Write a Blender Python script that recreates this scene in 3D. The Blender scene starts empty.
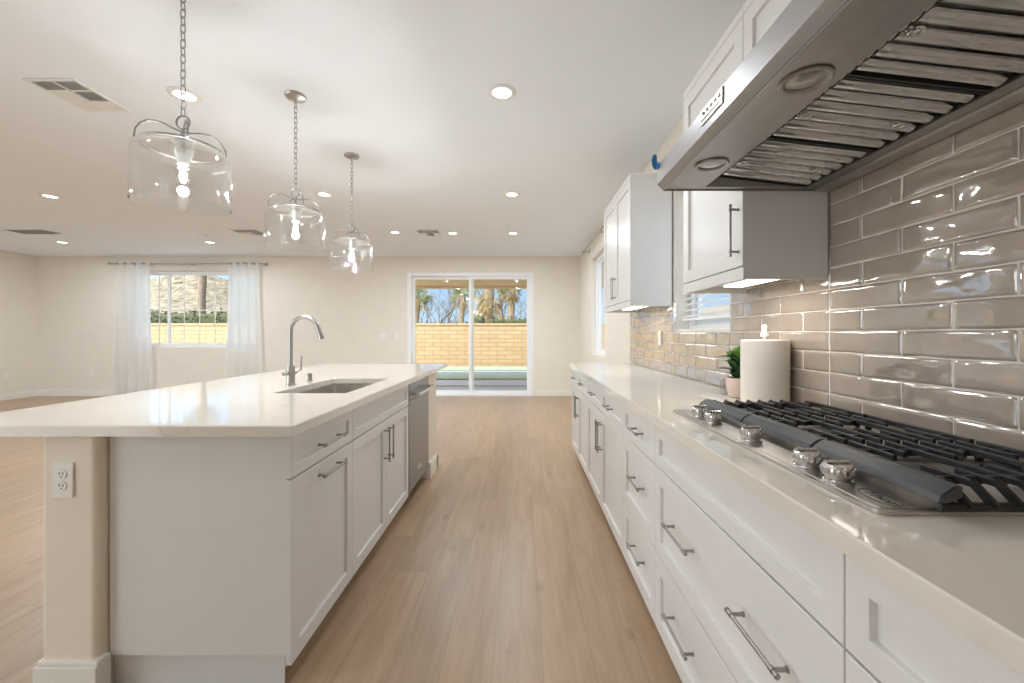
import bpy, bmesh, math, random
from mathutils import Vector, Matrix, noise
R = math.radians
PI = math.pi
random.seed(7)
SC = bpy.context.scene
COL = SC.collection

# ------------------------------------------------------------------ camera
FPX = 410.0
EYE = 1.217
cam_d = bpy.data.cameras.new('camera')
cam = bpy.data.objects.new('camera', cam_d)
COL.objects.link(cam)
cam.location = (0, 0, EYE)
cam.rotation_euler = (R(90), 0, 0)
cam_d.sensor_fit = 'HORIZONTAL'
cam_d.sensor_width = 36.0
cam_d.lens = FPX / 1024 * 36.0
cam_d.shift_x = -(521 - 512) / 1024
cam_d.shift_y = -(341.5 - 334) / 1024
cam_d.clip_start = 0.02
cam_d.clip_end = 500
SC.camera = cam

# ------------------------------------------------------------------ colour management
SC.view_settings.view_transform = 'Standard'
SC.view_settings.look = 'None'
SC.view_settings.gamma = 1.0
SC.view_settings.use_curve_mapping = False
SC.view_settings.exposure = 0.19

# ------------------------------------------------------------------ world: clear pale blue sky
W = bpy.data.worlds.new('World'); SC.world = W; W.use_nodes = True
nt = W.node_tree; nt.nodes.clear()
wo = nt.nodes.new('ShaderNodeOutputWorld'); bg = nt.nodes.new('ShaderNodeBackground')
tc = nt.nodes.new('ShaderNodeTexCoord'); sx = nt.nodes.new('ShaderNodeSeparateXYZ')
cr = nt.nodes.new('ShaderNodeValToRGB')
cr.color_ramp.elements[0].position = 0.0; cr.color_ramp.elements[0].color = (0.62, 0.78, 0.95, 1)
cr.color_ramp.elements[1].position = 0.55; cr.color_ramp.elements[1].color = (0.22, 0.42, 0.80, 1)
e = cr.color_ramp.elements.new(0.12); e.color = (0.42, 0.64, 0.92, 1)
nt.links.new(tc.outputs['Generated'], sx.inputs[0]); nt.links.new(sx.outputs['Z'], cr.inputs[0])
nt.links.new(cr.outputs[0], bg.inputs[0]); nt.links.new(bg.outputs[0], wo.inputs[0])
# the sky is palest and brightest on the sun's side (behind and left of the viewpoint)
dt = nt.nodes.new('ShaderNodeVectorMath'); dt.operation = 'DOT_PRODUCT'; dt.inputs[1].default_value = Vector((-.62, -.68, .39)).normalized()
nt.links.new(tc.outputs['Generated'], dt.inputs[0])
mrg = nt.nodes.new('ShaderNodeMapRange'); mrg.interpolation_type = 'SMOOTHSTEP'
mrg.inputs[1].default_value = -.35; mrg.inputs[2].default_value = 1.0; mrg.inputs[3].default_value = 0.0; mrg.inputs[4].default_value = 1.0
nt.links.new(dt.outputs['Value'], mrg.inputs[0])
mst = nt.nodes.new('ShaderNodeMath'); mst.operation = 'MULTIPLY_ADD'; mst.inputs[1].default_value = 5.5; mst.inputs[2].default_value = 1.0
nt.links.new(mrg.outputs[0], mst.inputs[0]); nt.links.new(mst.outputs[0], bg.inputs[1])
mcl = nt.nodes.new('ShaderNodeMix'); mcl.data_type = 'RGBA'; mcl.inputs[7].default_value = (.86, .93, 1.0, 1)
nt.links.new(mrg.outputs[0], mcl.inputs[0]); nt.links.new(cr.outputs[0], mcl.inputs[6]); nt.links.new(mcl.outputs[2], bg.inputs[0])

# ------------------------------------------------------------------ sun (from behind the house, lights the garden wall)
sd = bpy.data.lights.new('sun', 'SUN'); so = bpy.data.objects.new('sun', sd); COL.objects.link(so)
sd.energy = 2.6; sd.angle = R(0.6); sd.color = (1.0, 0.94, 0.84)
so.location = (-4, -8, 12)
so.rotation_euler = Vector((0.45, 0.45, -0.77)).to_track_quat('-Z', 'Y').to_euler()

LAMP = 7.4          # watts of one recessed downlight
LAMP_ROOM = 16.5    # the downlights of the open living area run brighter
SC.cycles.max_bounces = 10
SC.cycles.diffuse_bounces = 6
SC.cycles.glossy_bounces = 5
SC.cycles.transparent_max_bounces = 16
SC.cycles.sample_clamp_indirect = 6.0
SC.cycles.use_denoising = True

# ================================================================== helpers
def wloc(o):
    v = Vector((0, 0, 0))
    while o is not None:
        v += o.location; o = o.parent
    return v

def tag(o, label=None, cat=None, group=None, kind=None):
    if label: o['label'] = label
    if cat: o['category'] = cat
    if group: o['group'] = group
    if kind: o['kind'] = kind
    return o

def thing(name, loc, label, cat, group=None):
    o = bpy.data.objects.new(name, None); COL.objects.link(o)
    o.location = loc; o.empty_display_size = 0.1
    return tag(o, label, cat, group)

def dup(root, loc, label=None, parent=None):
    r = root.copy(); COL.objects.link(r); r.location = loc
    if parent is not None: r.parent = parent
    if label: r['label'] = label
    for ch in list(root.children):
        c = ch.copy(); COL.objects.link(c); c.parent = r
        for g in list(ch.children):
            d = g.copy(); COL.objects.link(d); d.parent = c
    return r

class MB:
    def __init__(s):
        s.bm = bmesh.new(); s.smooth = False
    def _merge(s, b, M=None):
        if M is not None: b.transform(M)
        me = bpy.data.meshes.new('tmp'); b.to_mesh(me); b.free()
        s.bm.from_mesh(me); bpy.data.meshes.remove(me)
    def box(s, x0, x1, y0, y1, z0, z1, bev=0.0, seg=2):
        b = bmesh.new()
        bmesh.ops.create_cube(b, size=1)
        b.transform(Matrix.Translation(((x0+x1)/2, (y0+y1)/2, (z0+z1)/2)) @ Matrix.Diagonal((abs(x1-x0), abs(y1-y0), abs(z1-z0), 1)))
        if bev > 0: bmesh.ops.bevel(b, geom=b.edges[:], offset=bev, segments=seg, affect='EDGES', profile=0.5)
        s._merge(b); return s
    def obox(s, c, ax, ay, az, bev=0.0):
        """box at c with half-extent vectors ax, ay, az"""
        b = bmesh.new(); bmesh.ops.create_cube(b, size=2)
        M = Matrix((ax, ay, az)).transposed().to_4x4(); M.translation = c
        b.transform(M)
        if bev > 0: bmesh.ops.bevel(b, geom=b.edges[:], offset=bev, segments=2, affect='EDGES')
        bmesh.ops.recalc_face_normals(b, faces=b.faces[:])
        s._merge(b); return s
    def cyl(s, p0, p1, r, r2=None, seg=20, bev=0.0):
        p0 = Vector(p0); p1 = Vector(p1); d = p1 - p0
        b = bmesh.new()
        bmesh.ops.create_cone(b, cap_ends=True, segments=seg, radius1=r, radius2=r if r2 is None else r2, depth=d.length)
        if bev > 0:
            ed = [e for e in b.edges if len(e.link_faces) == 2 and any(len(f.verts) > 4 for f in e.link_faces)]
            bmesh.ops.bevel(b, geom=ed, offset=bev, segments=2, affect='EDGES')
        M = d.to_track_quat('Z', 'Y').to_matrix().to_4x4(); M.translation = (p0 + p1) / 2
        s._merge(b, M); s.smooth = True; return s
    def tube(s, pts, r, seg=10, closed=False, radii=None, caps=True):
        pts = [Vector(p) for p in pts]; n = len(pts); rings = []
        up = None
        for i, p in enumerate(pts):
            a = pts[(i-1) % n] if (closed or i > 0) else pts[i]
            c = pts[(i+1) % n] if (closed or i < n-1) else pts[i]
            t = (c - a).normalized()
            if up is None:
                up = Vector((0, 0, 1)) if abs(t.z) < .9 else Vector((1, 0, 0))
            u = (up - t * up.dot(t))
            if u.length < 1e-6: u = t.orthogonal()
            u.normalize(); v = t.cross(u); up = u
            rr = radii[i] if radii else r
            rings.append([s.bm.verts.new(p + (u*math.cos(2*PI*k/seg) + v*math.sin(2*PI*k/seg))*rr) for k in range(seg)])
        m = n if closed else n-1
        for i in range(m):
            A = rings[i]; B = rings[(i+1) % n]
            for k in range(seg):
                s.bm.faces.new((A[k], A[(k+1) % seg], B[(k+1) % seg], B[k]))
        if not closed and caps:
            s.bm.faces.new(rings[0][::-1]); s.bm.faces.new(rings[-1])
        s.smooth = True; return s
    def lathe(s, prof, c=(0, 0, 0), seg=40, closed=False):
        rings = []
        for (r, z) in prof:
            if r < 1e-6: rings.append([s.bm.verts.new((c[0], c[1], c[2]+z))])
            else: rings.append([s.bm.verts.new((c[0]+r*math.cos(2*PI*k/seg), c[1]+r*math.sin(2*PI*k/seg), c[2]+z)) for k in range(seg)])
        pairs = list(zip(rings, rings[1:])) + ([(rings[-1], rings[0])] if closed else [])
        for A, B in pairs:
            for k in range(seg):
                j = (k+1) % seg
                if len(A) == 1 and len(B) == 1: continue
                if len(A) == 1: s.bm.faces.new((A[0], B[j], B[k]))
                elif len(B) == 1: s.bm.faces.new((A[k], A[j], B[0]))
                else: s.bm.faces.new((A[k], A[j], B[j], B[k]))
        s.smooth = True; return s
    def prism(s, poly, axis, a0, a1, bev=0.0):
        """poly of 2D points extruded along axis: 'y' -> (x,z), 'x' -> (y,z), 'z' -> (x,y)"""
        def P(u, v, a):
            return {'y': (u, a, v), 'x': (a, u, v), 'z': (u, v, a)}[axis]
        b = bmesh.new()
        A = [b.verts.new(P(u, v, a0)) for u, v in poly]; B = [b.verts.new(P(u, v, a1)) for u, v in poly]
        b.faces.new(A); b.faces.new(B[::-1])
        n = len(poly)
        for i in range(n): b.faces.new((A[i], B[i], B[(i+1) % n], A[(i+1) % n]))
        bmesh.ops.recalc_face_normals(b, faces=b.faces[:])
        if bev > 0: bmesh.ops.bevel(b, geom=b.edges[:], offset=bev, segments=2, affect='EDGES')
        s._merge(b); return s
    def quad(s, a, b, c, d):
        s.bm.faces.new([s.bm.verts.new(p) for p in (a, b, c, d)]); return s
    def build(s, name, mat, parent=None, origin=None, smooth=None, autos=True):
        bm = s.bm
        bm.verts.ensure_lookup_table()
        if parent is not None: org = wloc(parent)
        elif origin is not None: org = Vector(origin)
        else:
            xs = [v.co.x for v in bm.verts]; ys = [v.co.y for v in bm.verts]; zs = [v.co.z for v in bm.verts]
            org = Vector(((min(xs)+max(xs))/2, (min(ys)+max(ys))/2, min(zs)))
        bmesh.ops.recalc_face_normals(bm, faces=bm.faces[:])
        for v in bm.verts: v.co -= org
        sm = s.smooth if smooth is None else smooth
        if sm:
            for f in bm.faces: f.smooth = True
            if autos:
                for e in bm.edges:
                    if len(e.link_faces) == 2 and e.calc_face_angle(0) > R(38): e.smooth = False
        me = bpy.data.meshes.new(name); bm.to_mesh(me); bm.free()
        o = bpy.data.objects.new(name, me); COL.objects.link(o)
        if mat is not None: me.materials.append(mat)
        if parent is not None: o.parent = parent
        else: o.location = org
        return o

# ================================================================== materials
def mat(name, col, rough=0.5, metal=0.0, spec=0.5, coat=0.0):
    m = bpy.data.materials.new(name); m.use_nodes = True
    p = m.node_tree.nodes['Principled BSDF']
    p.inputs['Base Color'].default_value = (*col, 1)
    p.inputs['Roughness'].default_value = rough
    p.inputs['Metallic'].default_value = metal
    p.inputs['Specular IOR Level'].default_value = spec
    p.inputs['Coat Weight'].default_value = coat
    return m
def nodes(m): return m.node_tree.nodes, m.node_tree.links, m.node_tree.nodes['Principled BSDF']
def add_noise(m, scale=8, amt=0.05, bump=0.0, bscale=None, stretch=(1, 1, 1), detail=4):
    """procedural variation of a plain material"""
    N, L, p = nodes(m)
    c = p.inputs['Base Color'].default_value[:3]
    t = N.new('ShaderNodeTexCoord'); mp = N.new('ShaderNodeMapping'); mp.inputs['Scale'].default_value = stretch
    L.new(t.outputs['Object'], mp.inputs[0])
    n = N.new('ShaderNodeTexNoise'); n.inputs['Scale'].default_value = scale; n.inputs['Detail'].default_value = detail
    L.new(mp.outputs[0], n.inputs['Vector'])
    r = N.new('ShaderNodeValToRGB')
    r.color_ramp.elements[0].position = .3; r.color_ramp.elements[1].position = .7
    r.color_ramp.elements[0].color = (*[max(0, x*(1-amt)) for x in c], 1); r.color_ramp.elements[1].color = (*[min(1, x*(1+amt)) for x in c], 1)
    L.new(n.outputs[0], r.inputs[0]); L.new(r.outputs[0], p.inputs['Base Color'])
    if bump > 0:
        n2 = N.new('ShaderNodeTexNoise'); n2.inputs['Scale'].default_value = bscale or scale; n2.inputs['Detail'].default_value = 3
        L.new(mp.outputs[0], n2.inputs['Vector'])
        b = N.new('ShaderNodeBump'); b.inputs['Strength'].default_value = bump; b.inputs['Distance'].default_value = 0.01
        L.new(n2.outputs[0], b.inputs['Height']); L.new(b.outputs[0], p.inputs['Normal'])
    return m
def emis(name, col, strength):
    m = bpy.data.materials.new(name); m.use_nodes = True
    N = m.node_tree.nodes; N.clear()
    o = N.new('ShaderNodeOutputMaterial'); e = N.new('ShaderNodeEmission')
    e.inputs[0].default_value = (*col, 1); e.inputs[1].default_value = strength
    m.node_tree.links.new(e.outputs[0], o.inputs[0]); return m
def thin_glass(name, tint=(1, 1, 1), refl=1.0, rough=0.0, ior=1.45):
    m = bpy.data.materials.new(name); m.use_nodes = True
    N = m.node_tree.nodes; L = m.node_tree.links; N.clear()
    o = N.new('ShaderNodeOutputMaterial'); t = N.new('ShaderNodeBsdfTransparent'); g = N.new('ShaderNodeBsdfGlossy')
    t.inputs[0].default_value = (*tint, 1); g.inputs['Roughness'].default_value = rough
    g.inputs[0].default_value = (1, 1, 1, 1)
    lw = N.new('ShaderNodeLayerWeight'); lw.inputs[0].default_value = .5      # same from both sides of the pane
    pw = N.new('ShaderNodeMath'); pw.operation = 'POWER'; pw.inputs[1].default_value = 4.0; L.new(lw.outputs['Facing'], pw.inputs[0])
    f = N.new('ShaderNodeMath'); f.operation = 'MULTIPLY_ADD'; f.inputs[1].default_value = .6; f.inputs[2].default_value = .035; L.new(pw.outputs[0], f.inputs[0])
    mm = N.new('ShaderNodeMath'); mm.operation = 'MULTIPLY'; mm.inputs[1].default_value = refl; mm.use_clamp = True
    x = N.new('ShaderNodeMixShader')
    L.new(f.outputs[0], mm.inputs[0]); L.new(mm.outputs[0], x.inputs[0]); L.new(t.outputs[0], x.inputs[1]); L.new(g.outputs[0], x.inputs[2])
    L.new(x.outputs[0], o.inputs[0]); return m

M = {}
M['wall'] = add_noise(mat('wall paint', (0.80, 0.745, 0.665), 0.75), 6, 0.015, 0.05, 180)
M['ceil'] = add_noise(mat('ceiling paint', (0.87, 0.905, 0.945), 0.85), 3, 0.01, 0.06, 120)
M['post'] = add_noise(mat('island wall paint', (0.83, 0.745, 0.63), 0.7), 6, 0.015, 0.05, 180)
M['base'] = add_noise(mat('baseboard paint', (0.84, 0.81, 0.75), 0.45), 5, 0.01)
M['cab'] = add_noise(mat('cabinet paint', (0.755, 0.74, 0.72), 0.33), 5, 0.012)
M['kick'] = add_noise(mat('kick paint', (0.72, 0.715, 0.70), 0.5), 5, 0.02)
M['nickel'] = add_noise(mat('brushed nickel', (0.50, 0.48, 0.455), 0.30, 1.0), 60, 0.06)
M['pull'] = add_noise(mat('pull metal', (0.36, 0.345, 0.33), 0.32, 1.0), 60, 0.06)
M['chrome'] = add_noise(mat('polished steel', (0.71, 0.715, 0.72), 0.09, 1.0), 30, 0.04)
M['chain'] = add_noise(mat('chain metal', (0.34, 0.335, 0.33), 0.35, 1.0), 30, 0.05)
M['steel'] = add_noise(mat('stainless steel', (0.60, 0.57, 0.54), 0.36, 1.0), 40, 0.05, 0.04, 90, stretch=(1, 0.02, 1))
M['hood'] = add_noise(mat('hood stainless steel', (0.38, 0.37, 0.365), 0.36, 1.0), 40, 0.05, 0.03, 90, stretch=(1, 0.02, 1))
M['sink'] = add_noise(mat('sink steel', (0.62, 0.60, 0.57), 0.32, 1.0), 30, 0.05)
M['dw'] = add_noise(mat('dishwasher steel', (0.37, 0.385, 0.405), 0.38, 1.0), 40, 0.05, 0.03, 90, stretch=(1, 1, 0.02))
M['iron'] = add_noise(mat('cast iron', (0.013, 0.013, 0.014), 0.40, 0.0, 0.5), 120, 0.2, 0.15, 500)
M['ironbar'] = add_noise(mat('cast iron front bar', (0.045, 0.049, 0.055), 0.36, 0.0, 0.6), 120, 0.1, 0.1, 500)
M['black'] = add_noise(mat('dark recess', (0.02, 0.019, 0.018), 0.5), 20, 0.1)
M['white'] = add_noise(mat('white plastic', (0.84, 0.83, 0.80), 0.4), 10, 0.01)
M['vinyl'] = add_noise(mat('white vinyl', (0.86, 0.86, 0.86), 0.4), 10, 0.01)
M['grout'] = add_noise(mat('grout', (0.70, 0.65, 0.58), 0.85), 60, 0.05)
M['glass'] = thin_glass('window glass', (0.96, 0.98, 0.97), 0.9)
M['shade'] = thin_glass('shade glass', (0.985, 0.99, 0.99), 2.6)
M['lens'] = emis('downlight lens', (1.0, 0.96, 0.90), 5.0)
M['bulbglass'] = thin_glass('bulb glass', (0.97, 0.97, 0.96), 1.5)
M['ledbar'] = emis('led bar', (1.0, 0.93, 0.80), 5.0)
M['tape'] = add_noise(mat('blue tape', (0.02, 0.22, 0.50), 0.6), 40, 0.1)
M['ink'] = mat('dark print', (0.03, 0.028, 0.03), 0.5)
M['vent'] = add_noise(mat('vent recess', (0.50, 0.50, 0.49), 0.8), 10, 0.05)

# quartz
m = mat('quartz', (0.83, 0.78, 0.71), 0.06, 0.0, 0.5); N, L, p = nodes(m)
t = N.new('ShaderNodeTexCoord'); n0 = N.new('ShaderNodeTexNoise'); n0.inputs['Scale'].default_value = 1.8; n0.inputs['Detail'].default_value = 7
L.new(t.outputs['Object'], n0.inputs['Vector'])
mx = N.new('ShaderNodeVectorMath'); mx.operation = 'MULTIPLY_ADD'; L.new(n0.outputs['Color'], mx.inputs[0]); mx.inputs[1].default_value = (0.7, 0.7, 0.7); L.new(t.outputs['Object'], mx.inputs[2])
n1 = N.new('ShaderNodeTexVoronoi'); n1.feature = 'DISTANCE_TO_EDGE'; n1.inputs['Scale'].default_value = 1.7; L.new(mx.outputs[0], n1.inputs['Vector'])
rp = N.new('ShaderNodeValToRGB'); rp.color_ramp.elements[0].position = 0.0; rp.color_ramp.elements[0].color = (1, 1, 1, 1)
rp.color_ramp.elements[1].position = 0.018; rp.color_ramp.elements[1].color = (0, 0, 0, 1); L.new(n1.outputs['Distance'], rp.inputs[0])
n2 = N.new('ShaderNodeTexNoise'); n2.inputs['Scale'].default_value = 2.6; L.new(t.outputs['Object'], n2.inputs['Vector'])
rq = N.new('ShaderNodeValToRGB'); rq.color_ramp.elements[0].position = .52; rq.color_ramp.elements[1].position = .68; L.new(n2.outputs[0], rq.inputs[0])
ml = N.new('ShaderNodeMath'); ml.operation = 'MULTIPLY'; L.new(rp.outputs[0], ml.inputs[0]); L.new(rq.outputs[0], ml.inputs[1])
m2 = N.new('ShaderNodeMath'); m2.operation = 'MULTIPLY'; m2.inputs[1].default_value = .38; L.new(ml.outputs[0], m2.inputs[0])
mc = N.new('ShaderNodeMix'); mc.data_type = 'RGBA'; mc.inputs[6].default_value = (0.77, 0.71, 0.635, 1); mc.inputs[7].default_value = (0.52, 0.44, 0.36, 1)
L.new(m2.outputs[0], mc.inputs[0]); L.new(mc.outputs[2], p.inputs['Base Color'])
p.inputs['IOR'].default_value = 1.7
M['quartz'] = m

# oak planks
m = mat('oak planks', (0.5, 0.38, 0.27), 0.34, 0.0, 0.5); N, L, p = nodes(m)
t = N.new('ShaderNodeTexCoord'); mp = N.new('ShaderNodeMapping'); mp.inputs['Rotation'].default_value = (0, 0, R(90)); L.new(t.outputs['Object'], mp.inputs[0])
br = N.new('ShaderNodeTexBrick'); br.offset = 0.0; br.inputs['Scale'].default_value = 1.0
br.inputs['Brick Width'].default_value = 1.9; br.inputs['Row Height'].default_value = 0.185; br.inputs['Mortar Size'].default_value = 0.0009
br.inputs['Mortar Smooth'].default_value = 0.2; br.inputs['Bias'].default_value = 0.0
br.inputs['Color1'].default_value = (0, 0, 0, 1); br.inputs['Color2'].default_value = (1, 1, 1, 1); br.inputs['Mortar'].default_value = (0.5, 0.5, 0.5, 1)
sf = N.new('ShaderNodeSeparateXYZ'); L.new(mp.outputs[0], sf.inputs[0])
rw = N.new('ShaderNodeMath'); rw.operation = 'DIVIDE'; rw.inputs[1].default_value = .185; L.new(sf.outputs['Y'], rw.inputs[0])
rf = N.new('ShaderNodeMath'); rf.operation = 'FLOOR'; L.new(rw.outputs[0], rf.inputs[0])
wn = N.new('ShaderNodeTexWhiteNoise'); wn.noise_dimensions = '1D'; L.new(rf.outputs[0], wn.inputs['W'])
ro = N.new('ShaderNodeMath'); ro.operation = 'MULTIPLY_ADD'; ro.inputs[1].default_value = 1.9; L.new(wn.outputs['Value'], ro.inputs[0]); L.new(sf.outputs['X'], ro.inputs[2])
cf = N.new('ShaderNodeCombineXYZ'); L.new(ro.outputs[0], cf.inputs['X']); L.new(sf.outputs['Y'], cf.inputs['Y'])
L.new(cf.outputs[0], br.inputs['Vector'])
gm = N.new('ShaderNodeMapping'); gm.inputs['Scale'].default_value = (14, 1.1, 1); L.new(t.outputs['Object'], gm.inputs[0])
av = N.new('ShaderNodeVectorMath'); av.operation = 'MULTIPLY_ADD'; L.new(br.outputs['Color'], av.inputs[0]); av.inputs[1].default_value = (9, 9, 9); L.new(gm.outputs[0], av.inputs[2])
g1 = N.new('ShaderNodeTexNoise'); g1.inputs['Scale'].default_value = 1.6; g1.inputs['Detail'].default_value = 8; g1.inputs['Roughness'].default_value = 0.62; g1.inputs['Distortion'].default_value = 0.6
L.new(av.outputs[0], g1.inputs['Vector'])
r1 = N.new('ShaderNodeValToRGB'); r1.color_ramp.elements[0].position = .28; r1.color_ramp.elements[0].color = (0.36, 0.245, 0.152, 1)
r1.color_ramp.elements[1].position = .72; r1.color_ramp.elements[1].color = (0.50, 0.355, 0.237, 1); L.new(g1.outputs[0], r1.inputs[0])
# plank-to-plank tone
tn = N.new('ShaderNodeValToRGB'); tn.color_ramp.elements[0].color = (0.92, 0.93, 0.95, 1); tn.color_ramp.elements[1].color = (1.05, 1.03, 1.0, 1); L.new(br.outputs['Color'], tn.inputs[0])
mu = N.new('ShaderNodeMix'); mu.data_type = 'RGBA'; mu.blend_type = 'MULTIPLY'; mu.inputs[0].default_value = 1.0
L.new(r1.outputs[0], mu.inputs[6]); L.new(tn.outputs[0], mu.inputs[7])
# knots
km = N.new('ShaderNodeMapping'); km.inputs['Scale'].default_value = (4.5, 1.7, 1); L.new(t.outputs['Object'], km.inputs[0])
kv = N.new('ShaderNodeTexVoronoi'); kv.inputs['Scale'].default_value = 1.0; L.new(km.outputs[0], kv.inputs['Vector'])
kr = N.new('ShaderNodeValToRGB'); kr.color_ramp.elements[0].position = 0.03; kr.color_ramp.elements[0].color = (0.78, 0.73, 0.68, 1); kr.color_ramp.elements[1].position = 0.12; kr.color_ramp.elements[1].color = (1, 1, 1, 1)
kn = N.new('ShaderNodeTexNoise'); kn.inputs['Scale'].default_value = 9; L.new(t.outputs['Object'], kn.inputs['Vector'])
ka = N.new('ShaderNodeMath'); ka.operation = 'MULTIPLY_ADD'; ka.inputs[1].default_value = 0.22; L.new(kn.outputs[0], ka.inputs[0]); L.new(kv.outputs['Distance'], ka.inputs[2])
kb = N.new('ShaderNodeMath'); kb.operation = 'SUBTRACT'; kb.inputs[1].default_value = 0.1; L.new(ka.outputs[0], kb.inputs[0]); L.new(kb.outputs[0], kr.inputs[0])
mk = N.new('ShaderNodeMix'); mk.data_type = 'RGBA'; mk.blend_type = 'MULTIPLY'; mk.inputs[0].default_value = 1.0
L.new(mu.outputs[2], mk.inputs[6]); L.new(kr.outputs[0], mk.inputs[7])
ms = N.new('ShaderNodeMix'); ms.data_type = 'RGBA'; ms.inputs[7].default_value = (0.24, 0.17, 0.115, 1)
L.new(br.outputs['Fac'], ms.inputs[0]); L.new(mk.outputs[2], ms.inputs[6]); L.new(ms.outputs[2], p.inputs['Base Color'])
bp = N.new('ShaderNodeBump'); bp.inputs['Strength'].default_value = .12; bp.inputs['Distance'].default_value = .004; L.new(g1.outputs[0], bp.inputs['Height']); L.new(bp.outputs[0], p.inputs['Normal'])
M['oak'] = m

# glazed tile
m = mat('glazed tile', (0.40, 0.345, 0.29), 0.05, 0.0, 0.75); N, L, p = nodes(m)
t = N.new('ShaderNodeTexCoord'); n = N.new('ShaderNodeTexNoise'); n.inputs['Scale'].default_value = 7; n.inputs['Detail'].default_value = 3; L.new(t.outputs['Object'], n.inputs['Vector'])
r = N.new('ShaderNodeValToRGB'); r.color_ramp.elements[0].position = .3; r.color_ramp.elements[0].color = (0.325, 0.265, 0.217, 1); r.color_ramp.elements[1].position = .7; r.color_ramp.elements[1].color = (0.40, 0.33, 0.275, 1)
L.new(n.outputs[0], r.inputs[0]); L.new(r.outputs[0], p.inputs['Base Color'])
p.inputs['IOR'].default_value = 1.8; p.inputs['Coat Weight'].default_value = 1.0; p.inputs['Coat IOR'].default_value = 1.6; p.inputs['Coat Roughness'].default_value = .03; p.inputs['Specular IOR Level'].default_value = .6
M['tile'] = m

# garden block wall
m = mat('garden block', (0.62, 0.45, 0.27), 0.9); N, L, p = nodes(m)
t = N.new('ShaderNodeTexCoord'); sp = N.new('ShaderNodeSeparateXYZ'); cb = N.new('ShaderNodeCombineXYZ')
L.new(t.outputs['Object'], sp.inputs[0]); L.new(sp.outputs['X'], cb.inputs['X']); L.new(sp.outputs['Z'], cb.inputs['Y'])
br = N.new('ShaderNodeTexBrick'); br.inputs['Scale'].default_value = 1; br.inputs['Brick Width'].default_value = .62; br.inputs['Row Height'].default_value = .157; br.inputs['Mortar Size'].default_value = .011
br.inputs['Color1'].default_value = (0.50, 0.335, 0.18, 1); br.inputs['Color2'].default_value = (0.44, 0.285, 0.15, 1); br.inputs['Mortar'].default_value = (0.27, 0.16, 0.085, 1)
L.new(cb.outputs[0], br.inputs['Vector']); L.new(br.outputs['Color'], p.inputs['Base Color'])
M['block'] = m
M['turf'] = add_noise(mat('turf', (0.34, 0.37, 0.25), 0.9), 30, 0.25, 0.4, 90)
M['paver'] = add_noise(mat('paver', (0.56, 0.55, 0.58), 0.85), 8, 0.08)
M['gap'] = add_noise(mat('dark gravel', (0.05, 0.055, 0.045), 0.95), 60, 0.4)
M['tan'] = add_noise(mat('patio cover stucco', (0.80, 0.53, 0.28), 0.9), 10, 0.05)
M['stucco'] = add_noise(mat('house stucco', (0.62, 0.53, 0.42), 0.9), 10, 0.05)
M['bark'] = add_noise(mat('palm bark', (0.27, 0.185, 0.115), 0.95), 9, 0.35, 0.5, 30)
M['skirt'] = add_noise(mat('dry fronds', (0.40, 0.28, 0.12), 0.95), 9, 0.35)
M['frond'] = add_noise(mat('palm fronds', (0.23, 0.22, 0.07), 0.8), 9, 0.3)
M['twig'] = add_noise(mat('bare twigs', (0.13, 0.10, 0.075), 0.95), 9, 0.3)
M['hedge'] = add_noise(mat('hedge leaves', (0.085, 0.085, 0.035), 0.9), 20, 0.5, 0.6, 20)
M['rock'] = add_noise(mat('desert slope', (0.20, 0.15, 0.092), 0.95), 1.3, 0.75, 0.6, 1.5, detail=12)
M['leaf'] = add_noise(mat('plant leaf', (0.022, 0.085, 0.02), 0.35), 20, 0.3)
M['leaf2'] = add_noise(mat('young plant leaf', (0.09, 0.22, 0.025), 0.35), 20, 0.2)
M['pot'] = add_noise(mat('blush ceramic', (0.70, 0.56, 0.48), 0.22), 12, 0.03)
M['paper'] = add_noise(mat('cream paper', (0.78, 0.72, 0.65), 0.8), 30, 0.02, 0.15, 150)
M['wood'] = add_noise(mat('wood shim', (0.62, 0.43, 0.26), 0.6), 20, 0.1)
# sheer curtain
m = bpy.data.materials.new('sheer fabric'); m.use_nodes = True; N = m.node_tree.nodes; L = m.node_tree.links; N.clear()
o = N.new('ShaderNodeOutputMaterial'); tr = N.new('ShaderNodeBsdfTransparent'); tl = N.new('ShaderNodeBsdfTranslucent'); df = N.new('ShaderNodeBsdfDiffuse')
tl.inputs[0].default_value = (0.95, 0.95, 0.94, 1); df.inputs[0].default_value = (0.93, 0.93, 0.92, 1)
a = N.new('ShaderNodeMixShader'); a.inputs[0].default_value = .42; b = N.new('ShaderNodeMixShader'); b.inputs[0].default_value = .72
wv = N.new('ShaderNodeTexNoise'); wv.inputs['Scale'].default_value = 300; tcn = N.new('ShaderNodeTexCoord'); L.new(tcn.outputs['Object'], wv.inputs['Vector'])
mr = N.new('ShaderNodeMapRange'); mr.inputs[3].default_value = .82; mr.inputs[4].default_value = .97; L.new(wv.outputs[0], mr.inputs[0]); L.new(mr.outputs[0], b.inputs[0])
L.new(tl.outputs[0], a.inputs[1]); L.new(df.outputs[0], a.inputs[2]); L.new(tr.outputs[0], b.inputs[1]); L.new(a.outputs[0], b.inputs[2]); L.new(b.outputs[0], o.inputs[0])
M['sheer'] = m

# ================================================================== room shell
XR, XL, YB, YF, ZC = 1.14, -9.49, 8.05, -3.2, 2.74
TH = 0.16
def struct(name, mb, m, parent=None, kind='structure'):
    o = mb.build(name, m, parent)
    if parent is None: o['kind'] = kind
    return o
struct('floor', MB().box(XL-TH, XR+TH, YF-TH, YB+TH, -0.1, 0), M['oak'])
struct('ceiling', MB().box(XL-TH, XR+TH, YF-TH, YB+TH, ZC, ZC+0.15), M['ceil'])

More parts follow.
